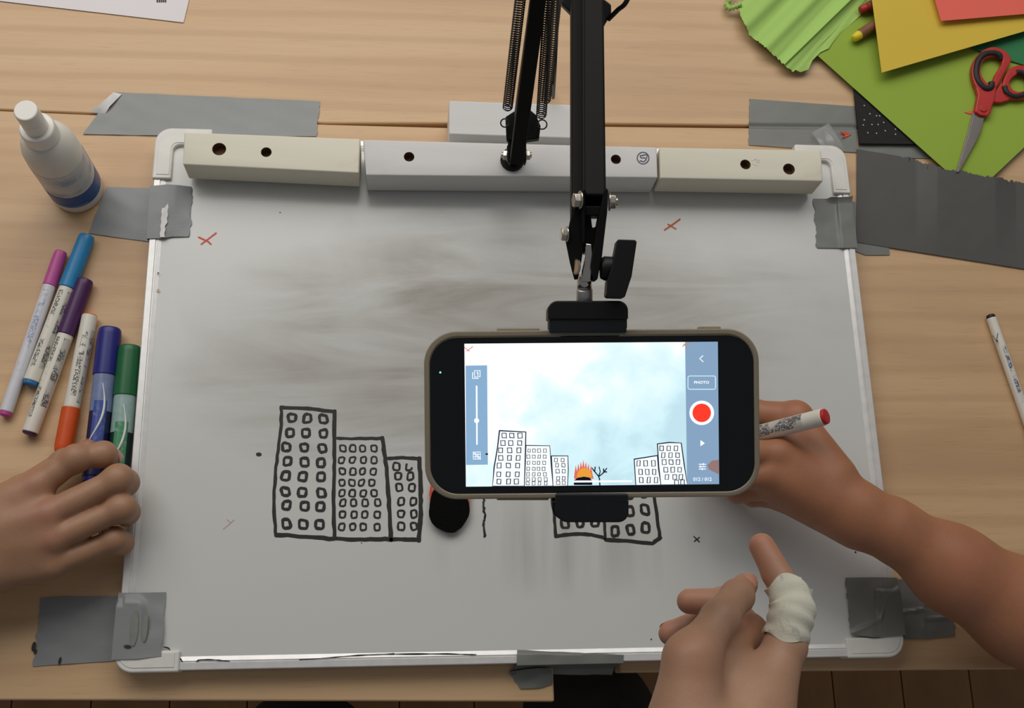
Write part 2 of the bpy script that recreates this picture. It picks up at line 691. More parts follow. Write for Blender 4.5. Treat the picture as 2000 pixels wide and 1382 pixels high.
# middle left building
m = MB()
m.stroke(dens([Z8(625, 375), Z8(760, 382), Z8(975, 376)], 5, .00015), W_ * .8, NZ)
m.stroke(dens([Z8(972, 372), Z8(1000, 560), Z8(1025, 850), Z8(1038, 1160)], 6, .0002), W_ * 1.05, NZ)
m.stroke(dens([Z8(610, 1150), Z8(800, 1158), Z8(1040, 1156)], 6, .0002), W_ * 1.05, NZ)
for y, xs in [(455, (670, 745, 823, 910)), (545, (660, 742, 828, 910)), (633, (665, 748, 820, 905)), (720, (663, 740, 812, 893)),
              (800, (662, 742, 828, 910)), (873, (670, 752, 842, 937)), (965, (666, 757, 838, 935)), (1060, (660, 745, 827, 935))]:
    for x in xs:
        window_loop(m, Z8(x, y), 42 * S8 * PXM, 50 * S8 * PXM, 3.7 * PXM)
mk('building_drawing', m)
# small left building
m = MB()
m.stroke(dens([Z8(1018, 532), Z8(1130, 526), Z8(1268, 535)], 5, .00015), W_ * .9, NZ)
m.stroke(dens([Z8(1260, 530), Z8(1268, 750), Z8(1272, 960), Z8(1254, 1165)], 6, .0002), W_ * 1.15, NZ)
m.stroke(dens([Z8(1035, 1156), Z8(1255, 1158)], 8, .0002), W_ * 1.05, NZ)
for i, (y, xs) in enumerate([(595, (1082, 1180)), (670, (1095, 1190)), (755, (1105, 1203)), (865, (1118, 1213)), (960, (1118, 1217)), (1055, (1120, 1218))]):
    for k, x in enumerate(xs):
        window_loop(m, Z8(x, y), 46 * S8 * PXM, 56 * S8 * PXM, 4.2 * PXM, gap=6 if (i == 0 and k == 1) else 0)
mk('building_drawing', m)
# the two right-hand buildings, mostly behind the phone
BP = lambda x, y: P(x, y, ZB + .00012)
m = MB()
m.stroke(dens([BP(1090, 880), BP(1079, 930), BP(1081, 985), BP(1085, 1047)], 6, .0002), W_ * .8, NZ)
m.stroke(dens([BP(1085, 1047), BP(1105, 1044), BP(1131, 1042), BP(1155, 1044), BP(1181, 1050)], 4, .0001), W_ * .95, NZ)
m.stroke(dens([BP(1088, 880), BP(1130, 870), BP(1172, 862)], 4, .0002), W_ * .9, NZ)
for y in (905, 940, 985, 1022):
    for x in (1103, 1133, 1162):
        window_loop(m, BP(x, y - (x - 1103) * .06), 13.5 * PXM, 17 * PXM, 5.6 * PXM)
mk('building_drawing', m)
m = MB()
m.stroke(dens([BP(1170, 800), BP(1174, 900), BP(1179, 1000), BP(1182, 1053)], 6, .0002), W_ * .8, NZ)
m.stroke(dens([BP(1183, 1054), BP(1225, 1056), BP(1274, 1061), BP(1290, 1049)], 5, .0001), W_ * 1.05, NZ)
m.stroke(dens([BP(1258, 800), BP(1270, 900), BP(1279, 980), BP(1289, 1050)], 6, .0002), W_ * .95, NZ)
m.stroke(dens([BP(1168, 802), BP(1215, 798), BP(1260, 800)], 5, .0002), W_, NZ)
for y in (825, 862, 898, 935, 968, 1002, 1037):
    for x in (1201, 1232, 1261):
        window_loop(m, BP(x + (y - 1037) * .05, y - (x - 1201) * .12), 13.5 * PXM, 18 * PXM, 6.0 * PXM)
mk('building_drawing', m)
# bare tree
m = MB()
m.stroke(dens([BP(946, 960), BP(944, 985), BP(947, 1005), BP(944, 1022), BP(945, 1048)], 6, .0005), 4.6 * PXM, NZ, wob=.3)
m.stroke(dens([BP(946, 960), BP(940, 925), BP(925, 895)], 5, .0004), 4 * PXM, NZ, wob=.3)
m.stroke(dens([BP(944, 930), BP(958, 905), BP(972, 890)], 5, .0004), 4 * PXM, NZ, wob=.3)
mk('tree_drawing', m)
# registration marks and specks
m = MB().disc(BP(505.5, 887), 5.6 * PXM, NZ, ry=4 * PXM)
mk('dot_mark', m)
m = MB().stroke([BP(388, 463), BP(407, 472), BP(412, 477)], 3.8 * PXM, NZ).stroke([BP(393, 477), BP(405, 468), BP(422, 455)], 3.6 * PXM, NZ)
mk('cross_mark', m, M_inkred)
m = MB().stroke([BP(1298, 449), BP(1313, 439), BP(1328, 428)], 4 * PXM, NZ).stroke([BP(1305, 438), BP(1320, 447)], 4 * PXM, NZ)
mk('cross_mark', m, M_inkorange)
m = MB().stroke([BP(1355, 1047), BP(1366, 1058)], 2.6 * PXM, NZ).stroke([BP(1366, 1049), BP(1356, 1057)], 2.6 * PXM, NZ)
mk('cross_mark', m, M_inkthin)
m = MB().stroke([BP(436, 1033), BP(446, 1025), BP(457, 1015)], 1.8 * PXM, NZ).stroke([BP(443, 1014), BP(450, 1020)], 1.4 * PXM, NZ)
mk('cross_mark', m, M_inkpale)
for x, y, r in ((1671, 1078, 2), (1272, 1248, 1.6), (1252, 1268, 3), (547, 415, 1.5), (706, 1060, 1.2), (590, 968, 1.1)):
    mk('speck', MB().disc(BP(x, y), r * PXM, NZ, n=10), M_inkthin)
# black crack along the near edge of the panel
for q in ([(320, 1263), (330, 1266), (336, 1278), (349, 1283), (356, 1291)], [(383, 1291), (392, 1288), (420, 1288), (448, 1291)],
          [(585, 1288), (640, 1284), (700, 1279), (770, 1276)], [(770, 1276.5), (860, 1276), (900, 1277), (930, 1278)]):
    mk('edge_crack', MB().stroke(smooth_path([P(x, y, ZB + .0015) for x, y in q], 4), 2.0 * PXM, NZ, wob=.5))
# dents on the rails
for x, y, r, mt in ((309, 533, 1.8, M_inkthin), (309, 566, 2.6, plain('orange_rail_stain', srgb(206, 172, 130), .5)), (317, 462, 3, M_inkthin)):
    mk('rail_scuff', MB().disc(P(x, y, ZF + .0003), r * PXM, NZ, n=10), mt)

# ------------------------------------------------------------------ burning-ball cut-out on the board
bc = P(877, 1003, ZB + .006)
co = thing('paper_cutout', (bc[0], bc[1], ZB), 'black round paper cutout with drawn red flames lying below the phone', 'cutout')
loop = []
for k in range(40):
    an = 2 * math.pi * k / 40
    r = 1 + .025 * math.sin(5 * an + 1) + .02 * math.sin(3 * an) + rnd.uniform(-.012, .012)
    loop.append(P(877 + 39.5 * r * math.cos(an), 990 + 50 * r * math.sin(an), ZB + .0062))
M_cutblk = plain('black_sugar_paper', srgb(14, 13, 13), .95, 0, .3, 500, bump=.3, **{'Specular IOR Level': .1})
MB().prism(loop, (0, 0, -.0016)).build('black_ball', M_cutblk, co, bevel=.0005)
fo = []
for k in range(23):
    x = 839 + k * 3.6
    fo.append(P(x + rnd.uniform(-1, 1), (890 if k % 2 else 925) + abs(k - 11) * 4 + rnd.uniform(-6, 6), ZB + .0045))
fl_ = [P(917, 985, ZB + .0045), P(900, 1005, ZB + .0045), P(855, 1005, ZB + .0045), P(840, 978, ZB + .0045)]
MB().prism(fo + fl_, (0, 0, -.0004)).build('flame', plain('red_flame_paper', srgb(214, 92, 66), .8, 0, .3, 400), co)
q = []
for k in range(14):
    an = math.pi * k / 13
    q.append(P(878 + 28 * math.cos(an), 975 - 45 * math.sin(an), ZB + .0051))
MB().prism(q, (0, 0, -.0005)).build('inner_flame', plain('orange_flame_paper', srgb(232, 150, 50), .8, 0, .3, 400), co)
MB().lathe((bc[0], bc[1], ZB + .0002), (0, 0, 1), [(0, .008), (.0038, .008)], 16).build('foam_pad', plain('foam_pad_white', srgb(210, 208, 200), .9), co)


# ------------------------------------------------------------------ duct tape strips
def tape(label, sections, mat=None, torn=(0, 0), nv=16, wr=.00018, zf=None, seed=1, nl=8, jag=0):
    """strip through cross sections (A,B); torn = tear depth at both ends"""
    r_ = random.Random(seed)
    secs = [(np.asarray(a, float), np.asarray(b, float)) for a, b in sections]
    rows = []
    for i in range(len(secs) - 1):
        (a0, b0), (a1, b1) = secs[i], secs[i + 1]
        for k in range(nl):
            t = k / nl
            rows.append((a0 + (a1 - a0) * t, b0 + (b1 - b0) * t))
    rows.append(secs[-1])
    ph = [r_.uniform(0, 6) for _ in range(6)]
    out = []
    d0 = unit((rows[1][0] + rows[1][1]) - (rows[0][0] + rows[0][1]))
    d1 = unit((rows[-1][0] + rows[-1][1]) - (rows[-2][0] + rows[-2][1]))
    j0 = [r_.random() for _ in range(nv + 1)]
    j1 = [r_.random() for _ in range(nv + 1)]
    for i, (a, b) in enumerate(rows):
        row = []
        for k in range(nv + 1):
            p = a + (b - a) * k / nv
            if jag and k == 0 and i > jag:
                p = p + np.array([r_.uniform(-.0010, .0010), r_.uniform(-.0012, .0012), 0])
            if i == 0:
                p = p + d0 * torn[0] * (j0[k] * .55 + .45 * (math.sin(k * .9 + ph[4]) * .5 + .5))
            if i == len(rows) - 1:
                p = p - d1 * torn[1] * (j1[k] * .55 + .45 * (math.sin(k * .8 + ph[5]) * .5 + .5))
            h = wr * (math.sin(p[0] * 210 + ph[0] + 2 * math.sin(p[1] * 160 + ph[1])) + .6 * math.sin(p[1] * 330 + p[0] * 120 + ph[2]))
            p = p + np.array([0, 0, h + wr])
            if zf:
                p = p + np.array([0, 0, zf(p[0], p[1])])
            if p[2] > .012 and abs(p[0]) > W2 - .0185 and abs(p[1]) > H2 - .0505:
                p[2] = max(p[2], ZC)        # rides over a corner cap
            row.append(p)
        out.append(row)
    o = MB().grid(out).build('duct_tape', mat or M_tape, None, smooth=True, solid=.0003)
    tag(o, label, 'tape')
    return o


T0 = .0006
ZT = ZF + .0008
ZC = .0198          # over the corner caps
# over the back seam, left
tape('long grey duct tape strip over the desk seam behind the bottle',
     [(P(223, 180, T0), P(162, 262, T0)), (P(262, 182, T0), P(262, 264, T0)), (P(440, 190, T0), P(440, 267, T0)), (P(628, 198, T0), P(620, 266, T0))],
     torn=(0, .002), wr=.00022, seed=3)
t_ = MB().grid([[P(222, 180, .0012), P(190, 208, .004), P(172, 219, .001)], [P(238, 184, .0016), P(214, 208, .0034), P(206, 222, .0012)]])
fo_ = t_.build('tape_fold', M_worn, bpy.data.objects['duct_tape'], smooth=True, solid=.0003)
# (child geometry is stored relative to its parent's origin)
# over the back seam, right
tape('grey duct tape strip over the desk gap behind the clear tape scrap',
     [(P(1463, 193, T0), P(1461, 283, T0)), (P(1560, 200, T0), P(1560, 290, T0)), (P(1673, 208, T0), P(1674, 298, T0))],
     M_tape_dirt, torn=(.001, 0), seed=5, nv=40, wr=.00008,
     zf=lambda x, y: -.0016 * math.exp(-((y - (.2475 + .019 * (x - .219))) / .0018) ** 2))
# strip continuing under the dark tape
tape('pale grey tape strip between the black card and the wide dark tape',
     [(P(1676, 272, T0), P(1676, 300, T0)), (P(1760, 280, T0), P(1760, 308, T0)), (P(1830, 285, T0), P(1830, 310, T0))], M_tape_dirt, seed=6, wr=.00006)
# left, beside the bottle: desk -> rail -> board
xe = -W2 - .0016
tape('grey duct tape from desk over the frame beside the bottle base',
     [(P(206, 365, T0), P(172, 455, T0)), (P(240, 366, T0), P(225, 463, T0)), ((xe - .002, P(295, 368, 0)[1], T0), (xe - .002, P(288, 472, 0)[1], T0)),
      ((xe, P(300, 366, ZT)[1], ZC), (xe, P(292, 466, ZT)[1], ZT)), (P(326, 360, ZC), P(316, 465, ZT)),
      (P(344, 361, ZC), P(336, 462, ZB + .0014)), (P(379, 365, ZB + .0006), P(374, 462, ZB + .0006))],
     torn=(.001, .003), seed=8, wr=.0001)
MB().grid([[P(316 + i * 1.5 + j * (12 if i < 6 else 9) + (1.5 if i % 2 else 0) - i * 2.0, 398 + i * 7.2, ZT + .0018) for j in range(2)] for i in range(10)]).build(
    'worn_spot', M_worn, bpy.data.objects['duct_tape.004'] if 'duct_tape.004' in bpy.data.objects else bpy.data.objects['duct_tape.003'])
# bottom left
tape('grey duct tape with black torn end at the near left corner',
     [(P(76, 1168, T0), P(62, 1301, T0)), (P(120, 1165, T0), P(115, 1297, T0)), ((xe - .002, P(228, 1164, 0)[1], T0), (xe - .002, P(220, 1290, 0)[1], T0)),
      ((xe, P(233, 1157, ZT)[1], ZT), (xe, P(224, 1288, ZT)[1], ZC)), (P(253, 1157, ZT), P(246, 1287, ZC)),
      (P(275, 1157, ZB + .0012), P(268, 1286, ZC)), (P(325, 1156, ZB + .0006), P(317, 1281, ZC - .0004))],
     torn=(.003, .0012), seed=11, wr=.00014)
tbl = bpy.data.objects[[o.name for o in bpy.data.objects if o.name.startswith('duct_tape')][-1]]
for x, y, a_, b_ in ((249, 1262, 7, 3), (66, 1262, 4, 9), (69, 1272, 3, 5), (117, 1290, 3, 7)):
    MB().disc(P(x, y, (ZC + .0009) if x > 230 else .0014), a_ * PXM, NZ, n=9, ry=b_ * PXM).build('scuff', M_soot, tbl)
M_stain = plain('tape_grime', srgb(128, 130, 124), .45, 0, .1)
for cx_, cy_, a_, b_ in ((262, 1226, 7, 32), (283, 1224, 5, 26)):
    MB().disc(P(cx_, cy_, ZC + .0010), b_ * PXM, NZ, n=18, ry=a_ * PXM, ax=(1, 0, 0)).build('grime', M_stain, tbl)
# bottom right
xr = W2 + .0016
CR = [[P(*q)[:2] for q in ln] for ln in (((1812, 1138), (1806, 1182)), ((1758, 1196), (1802, 1189)), ((1802, 1189), (1806, 1208), (1864, 1205)), ((1802, 1205), (1801, 1228)),
                                         ((1648, 1238), (1700, 1212), (1712, 1170), (1738, 1150)))]


def crease(x, y):
    h = 0
    for ln in CR:
        for a_, b_ in zip(ln[:-1], ln[1:]):
            d_ = b_ - a_
            t_ = max(0, min(1, float(np.dot(np.array([x, y]) - a_, d_) / np.dot(d_, d_))))
            dd = np.linalg.norm(np.array([x, y]) - a_ - d_ * t_)
            h = max(h, .0016 * math.exp(-(dd / .0013) ** 2))
    return h


tape('creased grey duct tape at the near right corner below the forearm',
     [(P(1648, 1128, ZB + .0006), P(1658, 1238, ZB + .0014)), (P(1700, 1127, ZB + .0006), P(1704, 1244, ZC)), (P(1722, 1127, ZT), P(1730, 1243, ZC)),
      ((xr, P(1744, 1128, ZT)[1], ZT), (xr, P(1762, 1240, ZT)[1], ZC)), ((xr + .002, P(1750, 1130, 0)[1], T0), (xr + .002, P(1768, 1248, 0)[1], T0)),
      (P(1800, 1132, T0), P(1815, 1247, T0)), (P(1862, 1140, T0), P(1869, 1240, T0))],
     M_tape_dirt, torn=(.0025, .003), seed=13, wr=.0003, nl=14, nv=34, zf=crease)
# top right
tape('grey duct tape over the frame near the wide dark tape',
     [(P(1586, 388, ZB + .0006), P(1592, 484, ZB + .0006)), (P(1632, 388, ZB + .0012), P(1640, 484, ZB + .0012)), (P(1636, 387, ZT), P(1645, 484, ZT)),
      ((xr, P(1655, 386, ZT)[1], ZT), (xr, P(1668, 484, ZT)[1], ZT)), ((xr + .002, P(1660, 390, 0)[1], T0), (xr + .002, P(1672, 488, 0)[1], T0)),
      (P(1690, 400, T0), P(1690, 498, T0)), (P(1738, 420, T0), P(1738, 498, T0))],
     M_tape_dirt, torn=(.003, .001), seed=17, wr=.0001)
# wide dark tape, far right
top = [(1673, 291), (1715, 298), (1758, 305), (1782, 309), (1804, 318), (1822, 322), (1846, 331), (1872, 333), (1895, 338), (1920, 344), (1944, 345), (1972, 353), (2000, 357), (2090, 372)]
fine_top = [tuple(q[:2]) for q in smooth_path([np.array([x, y, 0.]) for x, y in top], 5)]
secs = []
for i, (x, y) in enumerate(fine_top):
    yb = 473 + (x - 1673) * .159
    jz = .0015 + .0068 * max(0, min(1, (x - 1790) / 40)) * max(0, min(1, (1985 - x) / 40))
    secs.append((P(x, y, jz), P(x, yb, .0012)))
tape('wide dull dark grey tape on the right, covering the lime corner', secs, M_tape_dk, seed=19, wr=.00008, nl=2, jag=20)
# near edge, centre: over the rail and hanging into the desk gap
yo = -H2 - .0012
row = []
for (xa, ya, za), (xb, yb, zb) in (((1010, 1268, ZB + .0006), (1218, 1278, ZB + .0006)), ((1010, 1276, ZT), (1218, 1279, ZT)),):
    row.append((P(xa, ya, za), P(xb, yb, zb)))
L, R_ = P(1009, 1294, ZT), P(1217, 1287, ZT)
row.append((np.array([L[0], yo, ZT]), np.array([R_[0], yo, ZT])))
row.append((np.array([L[0], yo - .001, .003]), np.array([R_[0], yo - .001, .003])))
row.append((np.array([L[0] - .004, yo - .004, T0]), np.array([R_[0] - .002, yo - .003, -.012])))
row.append((P(1000, 1318, T0) + np.array([0, 0, .002]), np.array([R_[0] - .002, yo - .009, -.022])))
tape('crumpled duct tape hanging from the near edge of the whiteboard', row, M_tape_dirt, torn=(.0008, .002), seed=23, wr=.0003, nl=6)
tape('dark folded duct tape end on the left desk corner',
     [(P(991, 1312, T0), P(1014, 1345, T0)), (P(1030, 1306, .003), P(1040, 1343, T0)), (P(1055, 1304, .006), P(1058, 1341, .001)), (P(1078, 1306, .005), P(1081, 1335, .001))],
     M_tape_dirt, torn=(.002, .001), seed=29, wr=.0006, nl=5)


# ------------------------------------------------------------------ wooden blocks
def bool_holes(o, holes):
    """holes: (point, radius, depth)"""
    m = MB()
    for p, r, dp in holes:
        m.lathe(p + np.array([0, 0, .004]), (0, 0, -1), [(0, r), (dp + .004, r * .95)], 18)
    root = o.parent
    c = m.build('cutter', M_hole, root)
    md = o.modifiers.new('holes', 'BOOLEAN')
    md.operation = 'DIFFERENCE'
    md.solver = 'EXACT'
    md.object = c
    try:
        md.material_mode = 'TRANSFER'
    except Exception:
        pass
    dg = bpy.context.evaluated_depsgraph_get()
    dg.update()
    me = bpy.data.meshes.new_from_object(o.evaluated_get(dg))
    o.modifiers.clear()
    o.data = me
    bpy.data.objects.remove(c, do_unlink=True)


def block(label, cs, z0, z1, mat, holes=(), group='painted wooden blocks'):
    c = np.mean([P(x, y, z1) for x, y in cs], axis=0)
    t = thing('wooden_block', (c[0], c[1], z0), label, 'block', group)
    b = MB().prism([P(x, y, z1) for x, y in cs], (0, 0, z0 - z1)).build('timber', mat, t, bevel=.0014)
    if holes:
        bool_holes(b, [(P(x, y, z1), r * .000425, .0075) for x, y, r in holes])
    return t


ZK = .047
ZS = .0203
block('cream wooden block with two dark holes at the left end', [(360, 257.5), (704, 270.5), (701, 338), (357, 321)], ZS, ZK, M_blk1, [(428, 291, 13.5), (520, 297, 10.5)])
bm_ = block('long white wooden block with a circled number in the middle', [(709, 272), (1283, 287), (1285, 347), (715, 342)], ZS - .003, ZK, M_blk2, [(799, 306, 10.5), (1203, 311, 10.5)])
br_ = block('cream wooden block with a splintered hole at the right end', [(1288, 287), (1604, 293), (1608, 354), (1290, 348)], ZS, ZK, M_blk1, [(1456, 321, 11), (1541, 330, 12.5)])
block('short white wooden block behind the row, under the arm bracket', [(877, 196), (1150, 205), (1150, 271), (877, 262)], 0.0004, .040, M_blk2)
# circled 5
PT = lambda x, y: P(x, y, ZK + .0002)
m = MB()
m.stroke([PT(1256 + 11.5 * math.cos(k * .3927), 308.5 + 11.5 * math.sin(k * .3927)) for k in range(16)], 2.2 * PXM, NZ, closed=True)
m.stroke(dens([PT(1264, 304), PT(1263, 309)], 2), 2 * PXM, NZ)
m.stroke(dens([PT(1263, 302), PT(1250, 304), PT(1252, 308.5), PT(1260, 308), PT(1262, 312), PT(1257, 316), PT(1250, 314)], 3, .0001), 2.2 * PXM, NZ)
m.build('circled_number', M_inkblue, bm_)
m = MB()
for k in range(9):
    x, y = 1473 + rnd.uniform(-4, 9), 316 + rnd.uniform(-7, 5)
    m.disc(PT(x, y) + np.array([0, 0, k * 1e-5]), rnd.uniform(2, 5) * PXM, NZ, n=7, ry=rnd.uniform(1.5, 4) * PXM)
m.build('splinter', plain('bare_splinters', srgb(232, 226, 214), .8), br_)

# ------------------------------------------------------------------ spring arm
piv = P(1008, 306, .078)
arm = thing('spring_arm', (piv[0], piv[1], ZK + .0002), 'black steel spring arm clamped to the wooden blocks, holding the phone', 'phone stand')
dp = depth(piv)
# base plate and post
MB().lathe((piv[0], piv[1] + .012, ZK + .0003), (0, 0, 1), [(0, .010), (.004, .010), (.0045, .0065), (.022, .0065)], 20).build('post', M_black, arm)
m = MB()
bp = [(987, 228), (1004, 217), (1033, 212), (1047, 224), (1056, 246), (1053, 270), (1031, 273), (1012, 276), (989, 272)]
m.prism([D(x, y, dp - .012) for x, y in bp], AF * .012)
m.build('base_bracket', M_black, arm, bevel=.001)
for x0 in (992, 1022):
    MB().prism([D(x, y, dp - .010) for x, y in ((x0, 262), (x0 + 6, 262), (x0 + 6, 312), (x0 + 3, 319), (x0, 314))], AF * .014).build('cheek_plate', M_black, arm, bevel=.0008)
E1, E2, dE = (1119, -520), (1152, -520), .60
el = D(*E1, dE)
lo = D(1009, 312, dp - .012)
# lower bars (front and rear)
MB().beam(lo, el, .0105, .0105, AR).build('lower_bar', M_black, arm, bevel=.0007)
MB().beam(lo + AF * .016 + AU * .02, el + AF * .016, .0085, .0085, AR).build('lower_bar', M_black, arm, bevel=.0007)


def bolt(c, ax, r, h, nut=True, mat=None, name='bolt'):
    m = MB()
    m.lathe(c, ax, [(0, r * 1.25), (.0006, r * 1.25)], 20)
    m.lathe(np.asarray(c) + unit(ax) * .0006, ax, [(0, r), (h * .85, r), (h, r * .85)], 6)
    if nut:
        m.lathe(np.asarray(c) + unit(ax) * h, ax, [(0, r * .55), (h * .5, r * .55), (h * .6, r * .4)], 14)
    return m.build(name, mat or M_boltm, arm, bevel=.0002)


bolt(D(1027, 303, dp - .004), AR, .0042, .003)
bolt(D(991, 303, dp - .004), -AR, .0042, .003)


def line_px(p0, d0, p1, d1, t):
    """point on the 3-D segment between two (pixel, distance) ends"""
    return D(*p0, d0) * (1 - t) + D(*p1, d1) * t


def spring(p0, d0, p1, d1, rad, pitch, wire):
    a, b = D(*p0, d0), D(*p1, d1)
    L = np.linalg.norm(b - a)
    t = unit(b - a)
    u = unit(np.cross(t, AF))
    v = np.cross(t, u)
    n = int(L / pitch)
    pts = []
    for k in range(n * 10 + 1):
        an = 2 * math.pi * k / 10
        rr = rad * min(1, .35 + k / 14, .35 + (n * 10 - k) / 14)
        pts.append(a + t * L * k / (n * 10) + (u * math.cos(an) + v * math.sin(an)) * rr)
    return MB().tube(pts, wire, 5).build('spring', M_spring, arm, smooth=True)


dm = lambda y: 1.0 / (1 / dp + (306 - y) * (1 / dE - 1 / dp) / 826)
ext = lambda p, q, y: (p[0] + (q[0] - p[0]) * (y - p[1]) / (q[1] - p[1]), y)
s1, s1t = (991, 214), (1016, 0)
spring(s1, dm(214) - .006, ext(s1, s1t, -420), dm(-420) - .004, .0036, .0021, .00047)
s2, s2t = (1057, 229), (1073, 0)
spring(s2, dm(229) - .006, ext(s2, s2t, -420), dm(-420) - .004, .0038, .0021, .00047)
s3, s3t = (1066, 200), (1087, 0)
spring(s3, dm(200) + .012, ext(s3, s3t, -420), dm(-420) + .012, .0034, .0021, .00047)
for (x, y, r) in ((986, 240, 8), (1059, 243, 9)):
    c = D(x, y, dp - .018)
    rr = r * dp / FPX
    MB().tube([c + (AR * math.cos(k * .3927) + AU * math.sin(k * .3927)) * rr for k in range(16)], .0006, 6, closed=True).build('spring_hook', M_spring, arm, smooth=True)
# elbow
q = [(1100, -30), (1165, -14), (1194, 8), (1194, 24), (1178, 52), (1168, 66), (1130, 40), (1096, 6)]
MB().prism([D(x, y, .565) for x, y in q], AF * .006).build('elbow_plate', M_blackp, arm, bevel=.001)
q = [(1080, -560), (1180, -560), (1190, -480), (1150, -440), (1095, -450)]
MB().prism([D(x, y, .59) for x, y in q], AF * .03).build('elbow_bracket', M_black, arm, bevel=.001)
MB().lathe(D(1075, -515, .605), AR, [(0, .012), (.012, .012), (.013, .010)], 24).build('elbow_knob', M_blackp, arm)
# upper bars
ub = lambda y, off: 1.0 / (2.04 - (390 - y) * .00046) + off
MB().beam(D(1160, 400, ub(400, .006)), D(1153.5, -520, ub(-520, .006)), .0098, .016, AR).build('upper_bar', M_black, arm, bevel=.0013)
MB().beam(D(1134, 428, ub(428, .024)), D(1130, -520, ub(-520, .024)), .0092, .016, AR).build('upper_bar', M_black, arm, bevel=.0013)
# head: two cheeks, bolts, tongue, knob
dj = .487
lc = [(1139, 368), (1143, 372), (1142, 470), (1134, 520), (1129, 545), (1122, 546), (1113, 512), (1105, 472), (1113, 432), (1132, 380)]
MB().prism([D(x, y, dj + .003) for x, y in lc], AF * .0016).build('cheek_plate', M_black, arm, bevel=.0004)
MB().prism([D(x, y, dj) for x, y in ((1135, 372), (1143, 368), (1143, 470), (1137, 480))], AF * .016).build('cheek_plate', M_black, arm, bevel=.0005)
rc = [(1180, 370), (1185, 366), (1188, 372), (1186, 415), (1176, 500), (1167, 546), (1160, 547), (1154, 520), (1166, 440)]
MB().prism([D(x, y, dj) for x, y in rc], AF * .013).build('cheek_plate', M_black, arm, bevel=.0006)
MB().prism([D(x, y, dj + .002) for x, y in ((1141, 402), (1182, 402), (1180, 421), (1142, 421))], AF * .012).build('spacer', M_black, arm, bevel=.0005)
MB().prism([D(x, y, dj + .005) for x, y in ((1138, 420), (1154, 420), (1157, 445), (1168, 440), (1166, 490), (1150, 500), (1136, 490))], AF * .008).build('spacer', M_black, arm, bevel=.0006)
bolt(D(1134, 391, dj + .001), -AR + AF * -.25, .0034, .0028, False)
bolt(D(1189, 394, dj + .004), AR, .0033, .0026)
bolt(D(1108, 458, dj + .004), -AR + AF * -.2, .0030, .0024, False)
MB().lathe(D(1126, 521, dj + .0026), -AR * .8 - AF * .45, [(0, .0036), (.0006, .0036), (.0009, .0030)], 20).build('rivet', M_boltm, arm)
MB().prism([D(x, y, dj + .003) for x, y in ((1142, 474), (1157, 476), (1160, 500), (1157, 536), (1155, 550), (1135, 550), (1136, 530), (1143, 500))], AF * .005).build('tongue', M_chrome, arm, bevel=.0008)
k0, k1 = D(1141.5, 542, dj + .008), D(1141.5, 592, dj + .012)
MB().lathe(k0, k1 - k0, [(0, .0031), (.0052, .0033), (.0056, .0037), (np.linalg.norm(k1 - k0), .0037)], 24).build('stud', M_alu, arm, smooth=False)
MB().lathe(k0 - unit(k1 - k0) * .001, k1 - k0, [(0, .0028), (.002, .0035), (.006, .0033)], 24).build('stud_neck', M_chrome, arm, smooth=True)
MB().lathe(D(1172, 524, dj + .006), AR, [(0, .0045), (.002, .0055), (.007, .0052)], 22).build('knob_hub', M_blackp, arm, bevel=.0004)
wk = [(1206, 468), (1209, 467), (1241, 468), (1244, 472), (1234, 539), (1221, 579), (1218, 581), (1188, 580), (1184, 576), (1186, 549), (1198, 510)]
MB().prism([D(x, y, dj - .002) for x, y in wk], AF * .013).build('wing_knob', M_blackp, arm, bevel=.0012)


# phone clamp: a body behind the phone with two rubber jaws
DP = .4990
def rrect(x0, y0, x1, y1, r, n=6, rs=None):
    """rounded rectangle in pixels; rs = radius of each corner (tl,tr,br,bl)"""
    rs = rs or (r,) * 4
    q = []
    for (cx_, cy_, a0), r_ in zip(((x0, y0, 180), (x1, y0, 270), (x1, y1, 0), (x0, y1, 90)), rs):
        sx_ = 1 if cx_ == x0 else -1
        sy_ = 1 if cy_ == y0 else -1
        for k in range(n + 1):
            an = math.radians(a0 + 90 * k / n)
            q.append((cx_ + sx_ * r_ + r_ * math.cos(an), cy_ + sy_ * r_ + r_ * math.sin(an)))
    return q


clamp = MB().prism([D(x, y, DP + .0125) for x, y in rrect(1096, 600, 1210, 1005, 10)], AF * .012).build('phone_clamp', M_blackp, arm, bevel=.001)
uj = MB().prism([D(x, y, DP - .006) for x, y in rrect(1073, 590, 1225, 642, 8, rs=(19, 19, 3, 3))], AF * .026).build('upper_jaw', M_rubber, clamp, bevel=.0012)
MB().prism([D(x, y, DP - .006) for x, y in rrect(1073, 636, 1224, 651, 4)], AF * .0044).build('jaw_lip', M_rubber, clamp, bevel=.0008)
MB().prism([D(x, y, DP - .0066) for x, y in rrect(1070, 587, 1227, 624, 8, rs=(19, 19, 4, 3))], AF * .0272).build('jaw_shell', M_blackp, clamp, bevel=.0012)
MB().prism([D(x, y, DP - .005) for x, y in rrect(1085, 976, 1228, 1020, 8, rs=(3, 3, 20, 24))], AF * .025).build('lower_jaw', M_rubber, clamp, bevel=.0016)
MB().prism([D(x, y, DP - .005) for x, y in rrect(1085, 964, 1227, 985, 4)], AF * .0034).build('jaw_lip', M_rubber, clamp, bevel=.0008)
MB().prism([D(x, y, DP - .001) for x, y in rrect(1078, 978, 1225, 1015, 8, rs=(3, 3, 20, 24))], AF * .018).build('jaw_shell', M_blackp, clamp, bevel=.001)

